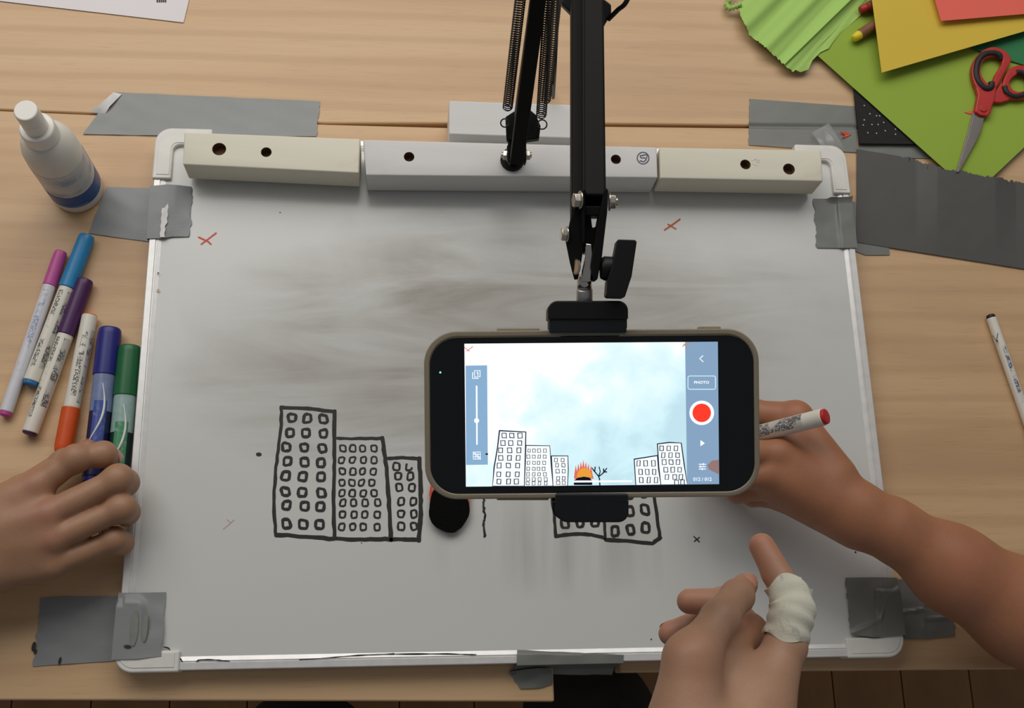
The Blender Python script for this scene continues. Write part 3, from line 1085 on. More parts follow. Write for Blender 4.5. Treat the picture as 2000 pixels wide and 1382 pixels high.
# cable
cab = [P(1081, 203, .03) + np.array([0, .006, 0]), D(1083, 150, .80), D(1086, 90, .76), D(1090, 0, .71), D(1100, -150, .64), D(1130, -330, .58), D(1200, -300, .55), D(1250, -80, .55), D(1226, -2, .556), D(1206, 20, .561), D(1188, 38, .566)]
cb = MB().tube(smooth_path([P(1079, 192, .0025) + np.array([.0, .01, 0])] + cab, 8), .0013, 8).build('cable', M_cable, arm, smooth=True)

# ------------------------------------------------------------------ smartphone
pc = D(1156, 806.5, DP)
ph = thing('smartphone', pc, 'black smartphone in a clear case, held by the arm, showing a drawing app', 'phone')


def rotpx(pts, c=(1156, 807), deg=-.55):
    a = math.radians(deg)
    return [(c[0] + (x - c[0]) * math.cos(a) - (y - c[1]) * math.sin(a), c[1] + (x - c[0]) * math.sin(a) + (y - c[1]) * math.cos(a)) for x, y in pts]


def case_mat():
    t = NT('clear_case')
    t.set((.52, .45, .34), .12)
    t.b.inputs['Transmission Weight'].default_value = .55
    t.b.inputs['IOR'].default_value = 1.45
    return t.m


M_case = case_mat()
OC = rotpx(rrect(829, 644, 1483, 972, 64, 12))
IC = rotpx(rrect(839.5, 655, 1473.5, 962, 55, 12))
MB().ring_prism([D(x, y, DP - .0012) for x, y in OC], [D(x, y, DP - .0012) for x, y in IC], AF * .0115).build('case_rim', M_case, ph, smooth=False, bevel=.0006)
MB().prism([D(x, y, DP + .0098) for x, y in OC], AF * .0010).build('case_back', M_case, ph)
MB().prism([D(x, y, DP) for x, y in rotpx(rrect(842, 658, 1471, 960, 52, 12))], AF * .0082).build('phone_body', M_phone, ph, bevel=.001)
t = NT('black_glass')
M_glass = t.set((.004, .005, .007), .08)
gl = MB().prism([D(x, y, DP - .0004) for x, y in rotpx(rrect(841, 657, 1472, 961, 53, 12))], AF * .0005).build('front_glass', M_glass, ph)
for (x0, y0, x1, y1) in ((970, 640.5, 1054, 649), (1364, 637, 1408, 646), (970, 971, 1072, 976.5)):
    MB().prism([D(x, y, DP + .002) for x, y in rrect(x0, y0, x1, y1, 3)], AF * .004).build('side_button', M_case, ph, bevel=.0004)
MB().disc(D(860, 727, DP - .0006), 2.0 * DP / FPX, -AF, 12).build('indicator_light', emit('green_led', (.25, 1, .55), 1.2), ph)


def screen_mat():
    t = NT('screen_picture')
    v = t.coord((1, 1, 1))
    n1 = t.noise(v, 38, 4, .55, .5)
    n2 = t.noise(t.coord((1, 1, 1), loc=(3, 1, 2)), 85, 3, .5)
    sx = t.n('ShaderNodeVectorMath', operation='DOT_PRODUCT')
    t.l(v, sx.inputs[0])
    sx.inputs[1].default_value = tuple(AR * 9 - AU * 14)
    g = t.math('ADD', t.math('ADD', sx.outputs['Value'], .45), t.math('MULTIPLY', t.math('SUBTRACT', n1, .5), 1.5))
    g = t.math('ADD', g, t.math('MULTIPLY', t.math('SUBTRACT', n2, .5), .7))
    col = t.ramp(g, [(.02, srgb(255, 255, 255)), (.28, srgb(228, 248, 252)), (.75, srgb(203, 235, 243)), (1, srgb(190, 222, 232))])
    t.set((0, 0, 0), .3)
    t.b.inputs['Specular IOR Level'].default_value = 0
    t.l(col, t.b.inputs['Emission Color'])
    t.b.inputs['Emission Strength'].default_value = 1.08
    return t.m


LAY = .00006
def UI(name, polys, mat, layer, parent):
    m = MB()
    for q in polys:
        pts = [D(x, y, DP - .0005 - layer * LAY) for x, y in q]
        n = len(pts)
        m.add(pts, [tuple(range(n - 1, -1, -1))])
    return m.build(name, mat, parent)


def UIS(name, strokes, wid, mat, layer, parent, closed=False, mb=None):
    m = mb or MB()
    for q in strokes:
        m.stroke([D(x, y, DP - .0005 - layer * LAY) for x, y in q], wid * DP / FPX, -AF, closed=closed)
    return m if mb is not None else m.build(name, mat, parent)


disp = UI('display', [[(907, 671), (1402, 667), (1404.6, 945), (910, 950)]], screen_mat(), 1, ph)
Z1 = lambda x, y: (800 + x * .35461, 580 + y * .35461)
M_uiP = emit('ui_panel_blue', srgb(138, 176, 210), 1.0)
M_uiP2 = emit('ui_panel_grey_blue', srgb(136, 166, 196), 1.0)
M_uiW = emit('ui_white', srgb(248, 252, 255), 1.1)
M_uiR = emit('ui_red', srgb(255, 62, 44), 1.05)
M_uiK = emit('ui_ink', srgb(28, 44, 66), 1.0)
M_uiB = emit('ui_black', srgb(14, 20, 30), 1.0)
M_uiO = emit('ui_flame_orange', srgb(238, 160, 62), 1.0)
M_uiF = emit('ui_flame_red', srgb(226, 110, 92), 1.0)
M_uiS = emit('ui_skin', srgb(150, 120, 118), 1.0)
M_uiW2 = emit('ui_building_white', srgb(250, 255, 255), 1.0)
UI('side_panel', [[Z1(308, 377), Z1(427, 375), Z1(431, 922), Z1(311, 924)]], M_uiP, 4, disp)
UI('side_panel', [[(1338, 667.5), (1402, 667), (1404.6, 945), (1342, 945.6)]], M_uiP2, 4, disp)
# finger seen at the edge of the picture
UI('seen_finger', [[Z1(*q) for q in ((1703, 895), (1665, 900), (1640, 925), (1650, 950), (1703, 975))]], M_uiS, 5, disp)
# buildings in the picture
def ui_building(outline, rows, ww, wh, wid=2.0):
    b_ = UI('seen_building', [[Z1(*q) for q in outline]], M_uiW2, 2, disp)
    m = MB()
    UIS('', [[Z1(*q) for q in outline] + [Z1(*outline[0])]], wid * 1.15, None, 3, None, mb=m)
    for y, xs in rows:
        for x in xs:
            if not (y + wh / 2 < 1040):
                continue
            jx, jy = rnd.uniform(-2, 2), rnd.uniform(-2, 2)
            q = [(x - ww / 2 + jx, y - wh / 2), (x + ww / 2, y - wh / 2 + jy), (x + ww / 2 - jx, y + wh / 2), (x - ww / 2, y + wh / 2 - jy)]
            UIS('', [[Z1(*p) for p in q]], wid, None, 3, None, closed=True, mb=m)
    m.build('seen_outline', M_uiK, disp)


ui_building([(495, 735), (640, 742), (637, 900), (632, 1041), (457, 1041), (465, 940), (484, 830)],
            [(762, (521, 563, 608)), (803, (514, 557, 606)), (843, (501, 551, 602)), (885, (502, 550, 598)), (927, (493, 544, 595)), (975, (491, 543, 593)), (1015, (492, 545, 588))], 22, 26, 2.2)
ui_building([(641, 816), (772, 818), (780, 930), (790, 1040), (632, 1041)],
            [(845, (658, 685, 713, 745)), (878, (654, 684, 714, 744)), (912, (655, 685, 710, 741)), (945, (653, 684, 710, 738)), (975, (652, 684, 713, 745)), (1003, (652, 684, 716, 750)), (1025, (650, 683, 715, 750))], 15, 18, 1.5)
ui_building([(781, 874), (872, 874), (874, 950), (870, 1039), (790, 1040)],
            [(897, (806, 843)), (925, (812, 847)), (958, (815, 849)), (997, (818, 849)), (1022, (818, 849))], 17, 20, 1.7)
ui_building([(1237, 892), (1364, 872), (1372, 950), (1384, 1034), (1246, 1036)],
            [(915, (1261, 1300, 1343)), (962, (1272, 1309, 1347)), (1007, (1276, 1317, 1357))], 18, 30, 2.0)
ui_building([(1365, 808), (1430, 800), (1496, 803), (1512, 920), (1530, 1032), (1384, 1034), (1372, 930)],
            [(832, (1388, 1427, 1467)), (870, (1397, 1437, 1476)), (908, (1402, 1440, 1478)), (950, (1411, 1449, 1487)), (990, (1417, 1460, 1494)), (1020, (1470, 1503))], 20, 26, 2.0)
# fire and tree in the picture
q = [(905, 1000)]
for k in range(15):
    q.append((908 + k * 7, (895 if k % 2 else 935) + abs(k - 7) * 5))
q += [(1014, 1000)]
UI('seen_flame', [[Z1(*p) for p in q]], M_uiF, 2, disp)
UI('seen_flame_core', [[Z1(962 + 42 * math.cos(math.pi * k / 12), 992 - 52 * math.sin(math.pi * k / 12)) for k in range(13)]], M_uiO, 3, disp)
UI('seen_ball', [[Z1(*p) for p in ((905, 1034), (903, 1010), (925, 995), (960, 988), (990, 993), (1006, 1010), (1006, 1034))]], M_uiB, 4, disp)
UIS('seen_tree', [[Z1(*p) for p in s] for s in ([(1048, 1036), (1046, 1000), (1040, 985), (1015, 955), (1004, 940)], [(1020, 958), (1022, 935)], [(1042, 985), (1050, 960), (1044, 935)],
                                               [(1046, 985), (1066, 968), (1086, 942)], [(1070, 965), (1068, 945)], [(1072, 962), (1086, 962)])], 2.2, M_uiB, 3, disp)
UIS('seen_cross', [[Z1(302, 277), Z1(330, 298)], [Z1(314, 298), Z1(348, 272)]], 1.5, M_uiF, 3, disp)
UIS('seen_cross', [[Z1(1504, 270), Z1(1540, 250)], [Z1(1510, 258), Z1(1532, 270)]], 1.8, emit('ui_cross_brown', srgb(196, 140, 110), 1), 5, disp)
UI('seen_dot', [[Z1(425 + 8 * math.cos(k * .6283), 864 + 5 * math.sin(k * .6283)) for k in range(10)]], M_uiB, 5, disp)
# controls
UIS('home_bar', [[Z1(905, 1015), Z1(1223, 1013)]], 3.6, M_uiW, 5, disp)
UIS('slider_track', [[Z1(369, 490), Z1(371, 810)]], 3.2, M_uiW, 6, disp)
UI('slider_handle', [[Z1(369 + 14 * math.cos(k * .349), 680 + 14 * math.sin(k * .349)) for k in range(18)]], M_uiW, 7, disp)
m = MB()
UIS('', [[Z1(357, 405), Z1(388, 404), Z1(388, 438), Z1(358, 439)]], 1.7, None, 6, None, closed=True, mb=m)
UIS('', [[Z1(348, 415), Z1(346, 447), Z1(378, 447)], [Z1(370, 415), Z1(376, 412), Z1(376, 432)]], 1.7, None, 6, None, mb=m)
m.build('layers_icon', M_uiW, disp)
m = MB()
for k in range(4):
    UIS('', [[Z1(350 + k * 13, 853), Z1(351 + k * 13, 892)], [Z1(350, 853 + k * 13), Z1(390, 852 + k * 13)]], 1.1, None, 6, None, mb=m)
UIS('', [[Z1(350, 853), Z1(392, 892)]], 1.3, None, 6, None, mb=m)
m.build('grid_icon', M_uiW, disp)
UIS('back_arrow', [[Z1(1615, 323), Z1(1598, 338), Z1(1616, 355)]], 1.9, M_uiW, 6, disp)
UIS('button_outline', [[Z1(*p) for p in rrect(1533, 434, 1685, 507, 10, 4)]], 1.6, emit('ui_pale_cyan', srgb(205, 238, 246), 1.05), 6, disp, closed=True)
UI('record_ring', [[Z1(1609 + 68 * math.cos(k * .157), 637 + 67 * math.sin(k * .157)) for k in range(40)]], M_uiW, 6, disp)
UI('record_dot', [[Z1(1609 + 51 * math.cos(k * .157), 637 + 51 * math.sin(k * .157)) for k in range(40)]], M_uiR, 7, disp)
UI('play_icon', [[Z1(1602, 787), Z1(1626, 804), Z1(1602, 821)]], M_uiW, 6, disp)
m = MB()
for y, xk in ((920, 1618), (933, 1602), (946, 1612)):
    UIS('', [[Z1(1594, y), Z1(1631, y)], [Z1(xk, y - 5), Z1(xk, y + 5)]], 1.5, None, 6, None, mb=m)
m.build('settings_icon', M_uiW, disp)


def text_mesh(name, body, px, py, hpx, mat, parent, layer=6, bold=0.0, wide=1.0):
    cu = bpy.data.curves.new(name, 'FONT')
    cu.body = body
    cu.align_x = 'CENTER'
    cu.align_y = 'CENTER'
    cu.size = 1.0
    cu.offset = bold
    cu.resolution_u = 3
    o = bpy.data.objects.new(name, cu)
    COL.objects.link(o)
    dg = bpy.context.evaluated_depsgraph_get()
    me = bpy.data.meshes.new_from_object(o.evaluated_get(dg))
    vs = [np.array(v.co) for v in me.vertices]
    fs = [tuple(p.vertices) for p in me.polygons]
    bpy.data.objects.remove(o, do_unlink=True)
    c = D(px, py, DP - .0005 - layer * LAY)
    s_ = hpx * DP / FPX / .7
    m = MB()
    m.add([c + AR * v[0] * s_ * wide + AU * v[1] * s_ for v in vs], fs)
    return m.build(name, mat, parent)


text_mesh('button_text', 'PHOTO', *Z1(1608, 470), 5.2, M_uiW, disp, bold=.02, wide=1.15)
text_mesh('counter_text', '012 / 012', *Z1(1613, 1003), 6.6, M_uiW, disp, bold=.01)
# ------------------------------------------------------------------ spray bottle
bb = P(152, 371, 0.0008)
bo = thing('spray_bottle', bb, 'white pump spray bottle with a blue label band on the left desk', 'bottle')
M_bot = plain('frosted_white_plastic', srgb(224, 222, 212), .38, 0, .04, 40)
M_botcap = plain('white_pump_plastic', srgb(236, 233, 226), .35, 0, .03, 40)


def bottle_label():
    t = NT('bottle_label_print')
    v = t.coord()
    n = t.noise(t.coord((1, 1, 1)), 60, 3, .5)
    c = t.ramp(n, [(.42, srgb(206, 208, 204)), (.56, srgb(190, 196, 198)), (.64, srgb(150, 166, 184))])
    return t.set(c, .35)


ZA = (0, 0, 1)
MB().lathe(bb, ZA, [(0, .0195), (.0008, .0207), (.003, .0212), (.070, .0212), (.080, .0206), (.087, .0190), (.0925, .0162), (.0955, .0140), (.0965, .0125), (.100, .0122)], 40).build('bottle_body', M_bot, bo, smooth=True)
def cyl_patch(axis_pt, r, z0, z1, a0, a1, name, mat, parent, n=24):
    rows = []
    for z in (z0, z1):
        rows.append([axis_pt + np.array([r * math.cos(a0 + (a1 - a0) * k / n), r * math.sin(a0 + (a1 - a0) * k / n), z]) for k in range(n + 1)])
    return MB().grid(rows).build(name, mat, parent, smooth=True, solid=.0002)
cyl_patch(bb, .02135, .031, .066, -2.6, .9, 'label_print', bottle_label(), bo)
M_bblue = plain('label_blue', srgb(32, 82, 148), .35, 0, .08)
cyl_patch(bb, .0215, .0115, .0295, -2.75, .55, 'label_band', M_bblue, bo)
cyl_patch(bb, .0215, .0115, .060, .50, .56, 'label_edge', M_bblue, bo, 4)
cyl_patch(bb, .02175, .0135, .0145, -2.0, -.9, 'label_line', plain('label_line_pale', srgb(120, 160, 205), .4), bo)
MB().lathe(bb, ZA, [(.0965, .0128), (.097, .0134), (.108, .0130), (.1095, .0124), (.110, .0116)], 36).build('neck_collar', M_botcap, bo, smooth=False, bevel=.0006)
MB().lathe(bb, ZA, [(.110, .0088), (.122, .0086), (.1225, .008)], 32).build('pump_stem', M_botcap, bo, bevel=.0004)
MB().lathe(bb, ZA, [(.1215, .0080), (.1225, .0086), (.1325, .0086), (.1345, .0083), (.1352, .0072)], 32).build('pump_cap', M_botcap, bo, bevel=.0004)
MB().lathe(bb + np.array([-.008, .001, .1285]), (-1, .35, 0), [(0, .0022), (.0012, .0022), (.0014, .0014)], 14).build('nozzle', M_botcap, bo)


# ------------------------------------------------------------------ felt pens
def print_mat(name, base, ink, scale=260, thr=.55):
    """barrel colour with rows of tiny illegible print"""
    t = NT(name)
    v = t.coord(out='Generated')
    n1 = t.noise(t.coord((1, 1, 1)), scale * 3, 2, .5)
    n2 = t.noise(t.coord((1, 1, 1), loc=(2, 5, 1)), scale * .35, 2, .5)
    k = t.math('MULTIPLY', t.ramp(n1, [(thr - .06, (0, 0, 0)), (thr + .02, (1, 1, 1))]), t.ramp(n2, [(.42, (0, 0, 0)), (.5, (1, 1, 1))]))
    return t.set(t.mix(t.math('MULTIPLY', k, .85), base, ink), .35)


M_white = plain('white_pen_barrel', srgb(226, 222, 210), .35, 0, .04, 60)
M_whitec = plain('cool_white_pen_barrel', srgb(214, 214, 222), .35, 0, .04, 60)


def strip(A, t, r, s0, s1, a0, a1, up, n=8):
    """part of a barrel's skin: patch between angles a0..a1 about the upward direction"""
    u = unit(np.asarray(up) - t * np.dot(up, t))
    v = np.cross(t, u)
    rows = []
    for k in range(n + 1):
        an = a0 + (a1 - a0) * k / n
        d = u * math.cos(an) + v * math.sin(an)
        rows.append([A + t * s0 + d * r, A + t * s1 + d * r])
    return rows


def pen(name, label, cat, A, B, r, cap_len, capcol, barrel, plugcol, plug=.004, rcap=None, marks=(), group=None, tip=False, mcap=None):
    """A = cap end, B = other end (world points on the axis)"""
    A, B = np.asarray(A, float), np.asarray(B, float)
    t = unit(B - A)
    L = np.linalg.norm(B - A)
    rcap = rcap or r * 1.06
    th = thing(name, (A + B) / 2 - np.array([0, 0, r]), label, cat, group)
    M_c = plain(name + '_cap_colour', capcol, .38, 0, .06, 80)
    M_p = plain(name + '_plug_colour', plugcol, .38, 0, .06, 80)
    if cap_len > 0:
        MB().lathe(A, t, [(0, rcap * .55), (.0006, rcap * .84), (.0022, rcap * .95), (.006, rcap), (cap_len - .0006, rcap * 1.03), (cap_len, rcap)], 26).build('cap', M_c, th, smooth=False, bevel=.0003)
    MB().lathe(A + t * max(cap_len, .0), t, [(0, r * .97), (.0015, r), (L - cap_len - plug - .0008, r), (L - cap_len - plug, r * .96)], 26).build('barrel', barrel, th, smooth=False, bevel=.0003)
    MB().lathe(A + t * (L - plug), t, [(0, r * .92), (plug * .7, r * .9), (plug, r * .62)], 22).build('end_plug', M_p, th, bevel=.0003)
    for (s0, s1, a0, a1, mat, nm) in marks:
        MB().grid(strip(A, t, r + .0001, s0, s1, a0, a1, (0, 0, 1))).build(nm, mat, th, smooth=True)
    return th


def print_rows(nm, ink, seeds):
    return None


M_pr_k = print_mat('tiny_black_print', srgb(226, 222, 210), srgb(40, 38, 40), 300, .5)
M_pr_b = print_mat('tiny_blue_print', srgb(214, 214, 222), srgb(110, 128, 170), 300, .5)
M_pr_g = print_mat('dense_grey_print', srgb(196, 192, 186), srgb(70, 66, 70), 260, .47)
GP = 'felt pens lying on the left desk'
Rp = .0056
pen('felt_pen', 'thin pink-capped white felt pen, leftmost of the row', 'pen', P(120, 490, Rp), P(9, 813, Rp * .9), .0050, .031, srgb(196, 86, 156), M_whitec, srgb(186, 70, 150), marks=[(.036, .105, -.5, .35, M_pr_b, 'print')], group=GP)
Rp = .0066
pen('felt_pen', 'light-blue-capped white felt pen between pink and purple pens', 'pen', P(171, 459, Rp), P(58, 753, Rp * .95), .0062, .048, srgb(40, 132, 186), M_white, srgb(40, 120, 180), rcap=.0068,
    marks=[(.052, .118, -.05, .55, M_pr_k, 'print'), (.052, .118, -1.3, -.6, M_pr_g, 'print')], group=GP)
pen('felt_pen', 'dark-purple-capped white felt pen beside the light-blue pen', 'pen', P(168, 545, Rp), P(57, 849, Rp * .95), .0062, .049, srgb(74, 32, 86), M_white, srgb(60, 24, 74), plug=.0022, rcap=.0068,
    marks=[(.053, .12, .2, .75, M_pr_k, 'print'), (.053, .11, -1.3, -.35, M_pr_g, 'print')], group=GP)
pen('felt_pen', 'orange-capped white felt pen with its cap under the left hand', 'pen', P(122, 884, Rp), P(176, 614, Rp), .0062, .036, srgb(212, 84, 30), M_white, srgb(214, 100, 44), plug=.0012, rcap=.0070,
    marks=[(.045, .098, -.2, .5, M_pr_k, 'print'), (.040, .1, .8, 1.35, M_pr_g, 'print')], group=GP)


def marker_mat(name, a, b, c):
    t = NT(name)
    n = t.noise(t.coord((1, 1, 1)), 120, 3, .55, .8)
    return t.set(t.ramp(n, [(.35, a), (.55, b), (.75, c)]), .3)


GM = 'chunky whiteboard markers gripped by the left hand'
R9 = .0092
mk_ = []
for (lab, Apx, Bpx, cap_l, cc, lab_a, lab_b, body, zz) in (
        ('chunky dark-blue whiteboard marker held by the left hand', (215.5, 640), (181, 944), .040, srgb(36, 38, 122), srgb(120, 134, 172), srgb(66, 84, 156), srgb(30, 34, 70), R9),
        ('chunky green whiteboard marker between blue marker and frame', (254.5, 675), (226, 968), .042, srgb(28, 98, 56), srgb(150, 178, 172), srgb(74, 142, 100), srgb(24, 52, 50), R9)):
    A, B = P(*Apx, zz), P(*Bpx, zz)
    th = pen('whiteboard_marker', lab, 'marker', A, B, R9 * .93, cap_l, cc, plain('marker_body', body, .3, 0, .1), cc, plug=.005, rcap=R9, group=GM)
    t = unit(B - A)
    mg = plain('marker_label_grey', lab_a, .3, 0, .12, 150)
    mc_ = marker_mat('marker_label_colour', lab_b, lab_b, lab_a)
    rr = R9 * .93 + .00012
    MB().grid(strip(A, t, rr, cap_l, cap_l + .030, -1.5, 1.5, (0, 0, 1), 16)).build('label_top', mg, th, smooth=True)
    MB().grid(strip(A, t, rr + .00005, cap_l + .022, cap_l + .072, -.75, .45, (0, 0, 1), 12)).build('label_panel', mc_, th, smooth=True)
    # pale swoosh
    u = unit(np.array([0, 0, 1.]) - t * t[2])
    v = np.cross(t, u)
    pts = []
    for k in range(14):
        s = k / 13
        an = -.15 - .75 * math.sin(s * math.pi) + (.9 * s if zz else 0)
        pts.append(A + t * (cap_l + .008 + .05 * s) + (u * math.cos(an) + v * math.sin(an)) * (rr + .0002))
    MB().tube(pts, [.0002 + .0008 * math.sin(math.pi * (k + .5) / 14) for k in range(14)], 6).build('swoosh', plain('swoosh_white', srgb(222, 226, 228), .3), th, smooth=True)

# lone pen on the right desk
Rr = .0044
dirp = P(2000, 800, Rr) - P(1934, 613, Rr)
A = P(1933.5, 614, Rr)
B = A + unit(dirp) * .142
M_pr_n = print_mat('tiny_navy_print', srgb(214, 212, 208), srgb(46, 60, 110), 240, .46)
th = pen('felt_pen', 'white pen with a black end lying alone on the right desk', 'pen', B, A, .0042, .034, srgb(28, 26, 28), M_white, srgb(24, 22, 24), plug=.0034)
t = unit(A - B)
MB().grid(strip(B, t, .0043, .060, .112, -.45, .35, (0, 0, 1))).build('print', M_pr_n, th, smooth=True)
m = MB()
o_ = np.array([0, 0, .0044])
q0 = P(1946, 665, .0088)
m.stroke([P(1939, 655, .0089), P(1946, 665, .0089)], .0006, NZ).stroke([P(1949, 650, .0089), P(1946.5, 664, .0089)], .0006, NZ).disc(P(1947.3, 665.5, .0089), .0011, NZ, 8)
m.build('printed_figure', M_inkblue, th)

# ------------------------------------------------------------------ papers on the back desk


def paper_mat(name, col, rough=.75):
    t = NT(name)
    v = t.coord()
    n = t.noise(v, 9, 3)
    f = t.noise(v, 900, 2)
    t.bump(f, .08, .0003)
    return t.set(t.mix(n, tuple(x * .93 for x in col), tuple(min(1, x * 1.05) for x in col)), rough)


def sheet(name, label, cat, pts, mat, thick=.0003, bend=0, group=None):
    """pts: pixels with heights"""
    q = [P(x, y, z) for x, y, z in pts]
    n = 10
    if len(q) == 4:
        a, b, c, d = q
        rows = []
        for i in range(n + 1):
            r = []
            for k in range(n + 1):
                u, v = k / n, i / n
                p = (a * (1 - u) + b * u) * (1 - v) + (d * (1 - u) + c * u) * v
                p = p + np.array([0, 0, bend * (math.sin(u * 5 + 1) * math.sin(v * 4)) ** 2])
                r.append(p)
            rows.append(r)
        o = MB().grid(rows).build(name, mat, None, smooth=True, solid=thick)
    else:
        o = MB().prism(q, (0, 0, -thick)).build(name, mat)
    return tag(o, label, cat, group)


M_wpaper = paper_mat('white_office_paper', srgb(232, 226, 228))
sp = sheet('paper_sheet', 'white printed paper sheet at the far left of the back desk', 'paper', [(358.5, 44, .0008), (-60, -5, .0008), (-20, -260, .0008), (420, -214, .0008)], M_wpaper)
m = MB()
for k in range(5):
    m.add([P(305.5 + k * 4, -8, .0012), P(308.6 + k * 4, -8, .0012), P(308.8 + k * 4, 4.5, .0012), P(305.8 + k * 4, 4.5, .0012)], [(0, 1, 2, 3)])
m.build('printed_mark', M_ink, sp)
GC = 'coloured craft papers at the back right'
M_lime = paper_mat('lime_card', srgb(150, 178, 60))
M_yel = paper_mat('yellow_card', srgb(222, 190, 66))
M_cor = paper_mat('coral_card', srgb(240, 108, 92))
M_dgr = paper_mat('dark_green_card', srgb(44, 122, 74))
M_blkc = plain('black_foam_card', srgb(24, 23, 23), .8, 0, .2, 300)
fk = sheet('craft_card', 'black craft card with white specks under the lime card', 'card', [(1667, 172, .0032), (1678, 281, .0032), (1795, 282, .0032), (1700, 172, .0032)], M_blkc, .002)
m = MB()
for x, y in ((1688, 206), (1699, 222), (1712, 226), (1718, 226), (1688, 234), (1686, 244), (1703, 243), (1715, 243), (1726, 239), (1695, 259), (1712, 260), (1729, 255), (1749, 252), (1749, 262)):
    m.disc(P(x, y, .0045), 1.7 * PXM, NZ, n=8)
m.build('white_speck', plain('white_speck_paint', srgb(190, 190, 186), .6), fk)
sheet('craft_card', 'large lime-green card under the scissors', 'card', [(1592, 104, .0060), (1850, 335, .0060), (1922, 356, .0058), (1932, 352, .0058), (2220, 80, .006), (1950, -160, .006), (1815, -160, .006)], M_lime, .0004, group=GC)
sheet('craft_card', 'dark green card corner beside the yellow card, at the right edge', 'card', [(1898, 95, .0078), (2080, 152, .0070), (2150, 20, .0070), (1960, -30, .0078)], M_dgr, .0004, group=GC)
sheet('craft_card', 'yellow card lying over the lime card and crayons', 'card', [(1722, 142, .0165), (2080, 38, .0150), (2050, -190, .0195), (1678, -175, .0235)], M_yel, .0004, bend=.001, group=GC)
sheet('craft_card', 'coral red card on top of the yellow card', 'card', [(1838, 41, .0230), (2090, 20, .0200), (2070, -190, .026), (1768, -190, .027)], M_cor, .0004, bend=.001, group=GC)

# green crepe paper
M_crepe = paper_mat('green_crepe_paper', srgb(168, 206, 108), .85)
prof_l = [(1440, 12), (1447, 30), (1456, 48), (1463, 66), (1477, 78), (1490, 88), (1502, 98), (1514, 110), (1526, 121), (1537, 131), (1549, 141)]
rows = []
nV, nU = 60, 26
pl_ = smooth_path([np.array([x, y, 0.]) for x, y in prof_l], 6)
dr = np.array([142., -141.])
for i in range(nU + 1):
    u = i / nU
    row = []
    for k, p in enumerate(pl_):
        v = k / (len(pl_) - 1)
        conv = 1 - .18 * u
        q = p[:2] + np.array([1549, 141.]) * 0
        base = np.array([1549, 141.])
        off = (p[:2] - base) * conv
        jag = rnd.uniform(-2.6, 2.6) if i == 0 else 0
        xy = base + off + dr * (u * 2.1) + np.array([-jag * .4, jag * .5]) + 5 * np.array([math.sin(u * 9 + v * 3), math.cos(u * 7 + v * 5)]) * u * (1 - v)
        z = .007 + .006 * (1 - v) * u + .0050 * abs(math.sin(v * 8.5 + .5 * math.sin(u * 3))) ** 1.2 + .0006 * math.sin(v * 37 + u * 4)
        if v > .86:
            z = max(.0068, z - .004)
        row.append(P(xy[0], xy[1], z))
    rows.append(row)
cr = MB().grid(rows).build('crepe_paper', M_crepe, None, smooth=True, solid=.0003)
tag(cr, 'pleated light green crepe paper beside the lime card', 'crepe paper')
# second layer along its lower right edge and the twisted end
rows = []
for i in range(15):
    u = i / 14
    row = []
    for k in range(9):
        v = k / 8
        x = 1549 + 142 * 2.1 * u * .62 + (-14 + 28 * v) * 1 + 3 * math.sin(i * 2.1) * (v > .9)
        y = 141 - 141 * 2.1 * u * .62 + (-10 + 14 * v) + 4 * math.sin(i * 1.7) * (v > .9)
        row.append(P(x, y - (4 if i == 0 else 0), .0066 + .0006 * math.sin(k * 1.3 + i)))
    rows.append(row)
MB().grid(rows).build('lower_layer', M_crepe, cr, smooth=True, solid=.0003)
tw = smooth_path([P(1447, 8, .010), P(1434, 14, .009), P(1424, 16, .007), P(1420, 8, .006), P(1428, -6, .008), P(1440, -30, .01)], 6)
MB().tube(tw, [.0022 + .0010 * math.sin(k * 1.9) for k in range(len(tw))], 8).build('twisted_end', M_crepe, cr, smooth=True)

# crayons under the yellow card
GY = 'wooden crayons peeking out from under the yellow card'
for lab, a, b, tipc, bodyc in (('brown wooden crayon with a yellow tip under the yellow card', (1666, 76), (1742, 28), srgb(232, 210, 40), srgb(128, 86, 52)),
                               ('brown wooden crayon with a red tip beside the crepe paper', (1679, 20), (1760, -10), srgb(170, 44, 34), srgb(124, 62, 46))):
    A, B = P(*a, .0118), P(*b, .0112)
    t = unit(B - A)
    th = thing('crayon', (A + B) / 2 - np.array([0, 0, .0048]), lab, 'crayon', GY)
    MB().lathe(A, t, [(0, .0022), (.0012, .0036), (.0055, .0042), (.0085, .0044)], 18).build('tip', plain('crayon_tip', tipc, .5), th, smooth=True)
    MB().lathe(A, t, [(.0083, .0044), (.010, .0050), (.022, .0050), (.09, .0050)], 18).build('wood_shaft', plain('crayon_wood', bodyc, .6, 0, .15), th, smooth=False)

# ------------------------------------------------------------------ scissors
ZX = .0072
Z6 = lambda x, y, z=ZX: P(1840 + x * .20253, 80 + y * .20253, z)
sc = thing('scissors', Z6(390, 660, ZX - .001), 'red-handled scissors with black grips lying on the lime card', 'scissors')
M_sred = plain('red_scissor_plastic', srgb(186, 44, 40), .4, 0, .06)
M_sblk = plain('black_soft_grip', srgb(34, 30, 32), .6, 0, .1)
M_sblade = plain('grey_steel_blade', srgb(148, 142, 138), .32, .75, .06, 60)


def loop_at(pts, z, n=48):
    q = [Z6(x, y, z) for x, y in pts]
    q = q + q[:3]
    s_ = smooth_path(q, 10)
    s_ = s_[10:10 + 10 * len(pts)]
    idx = [int(i * len(s_) / n) for i in range(n)]
    return [s_[i] for i in idx]


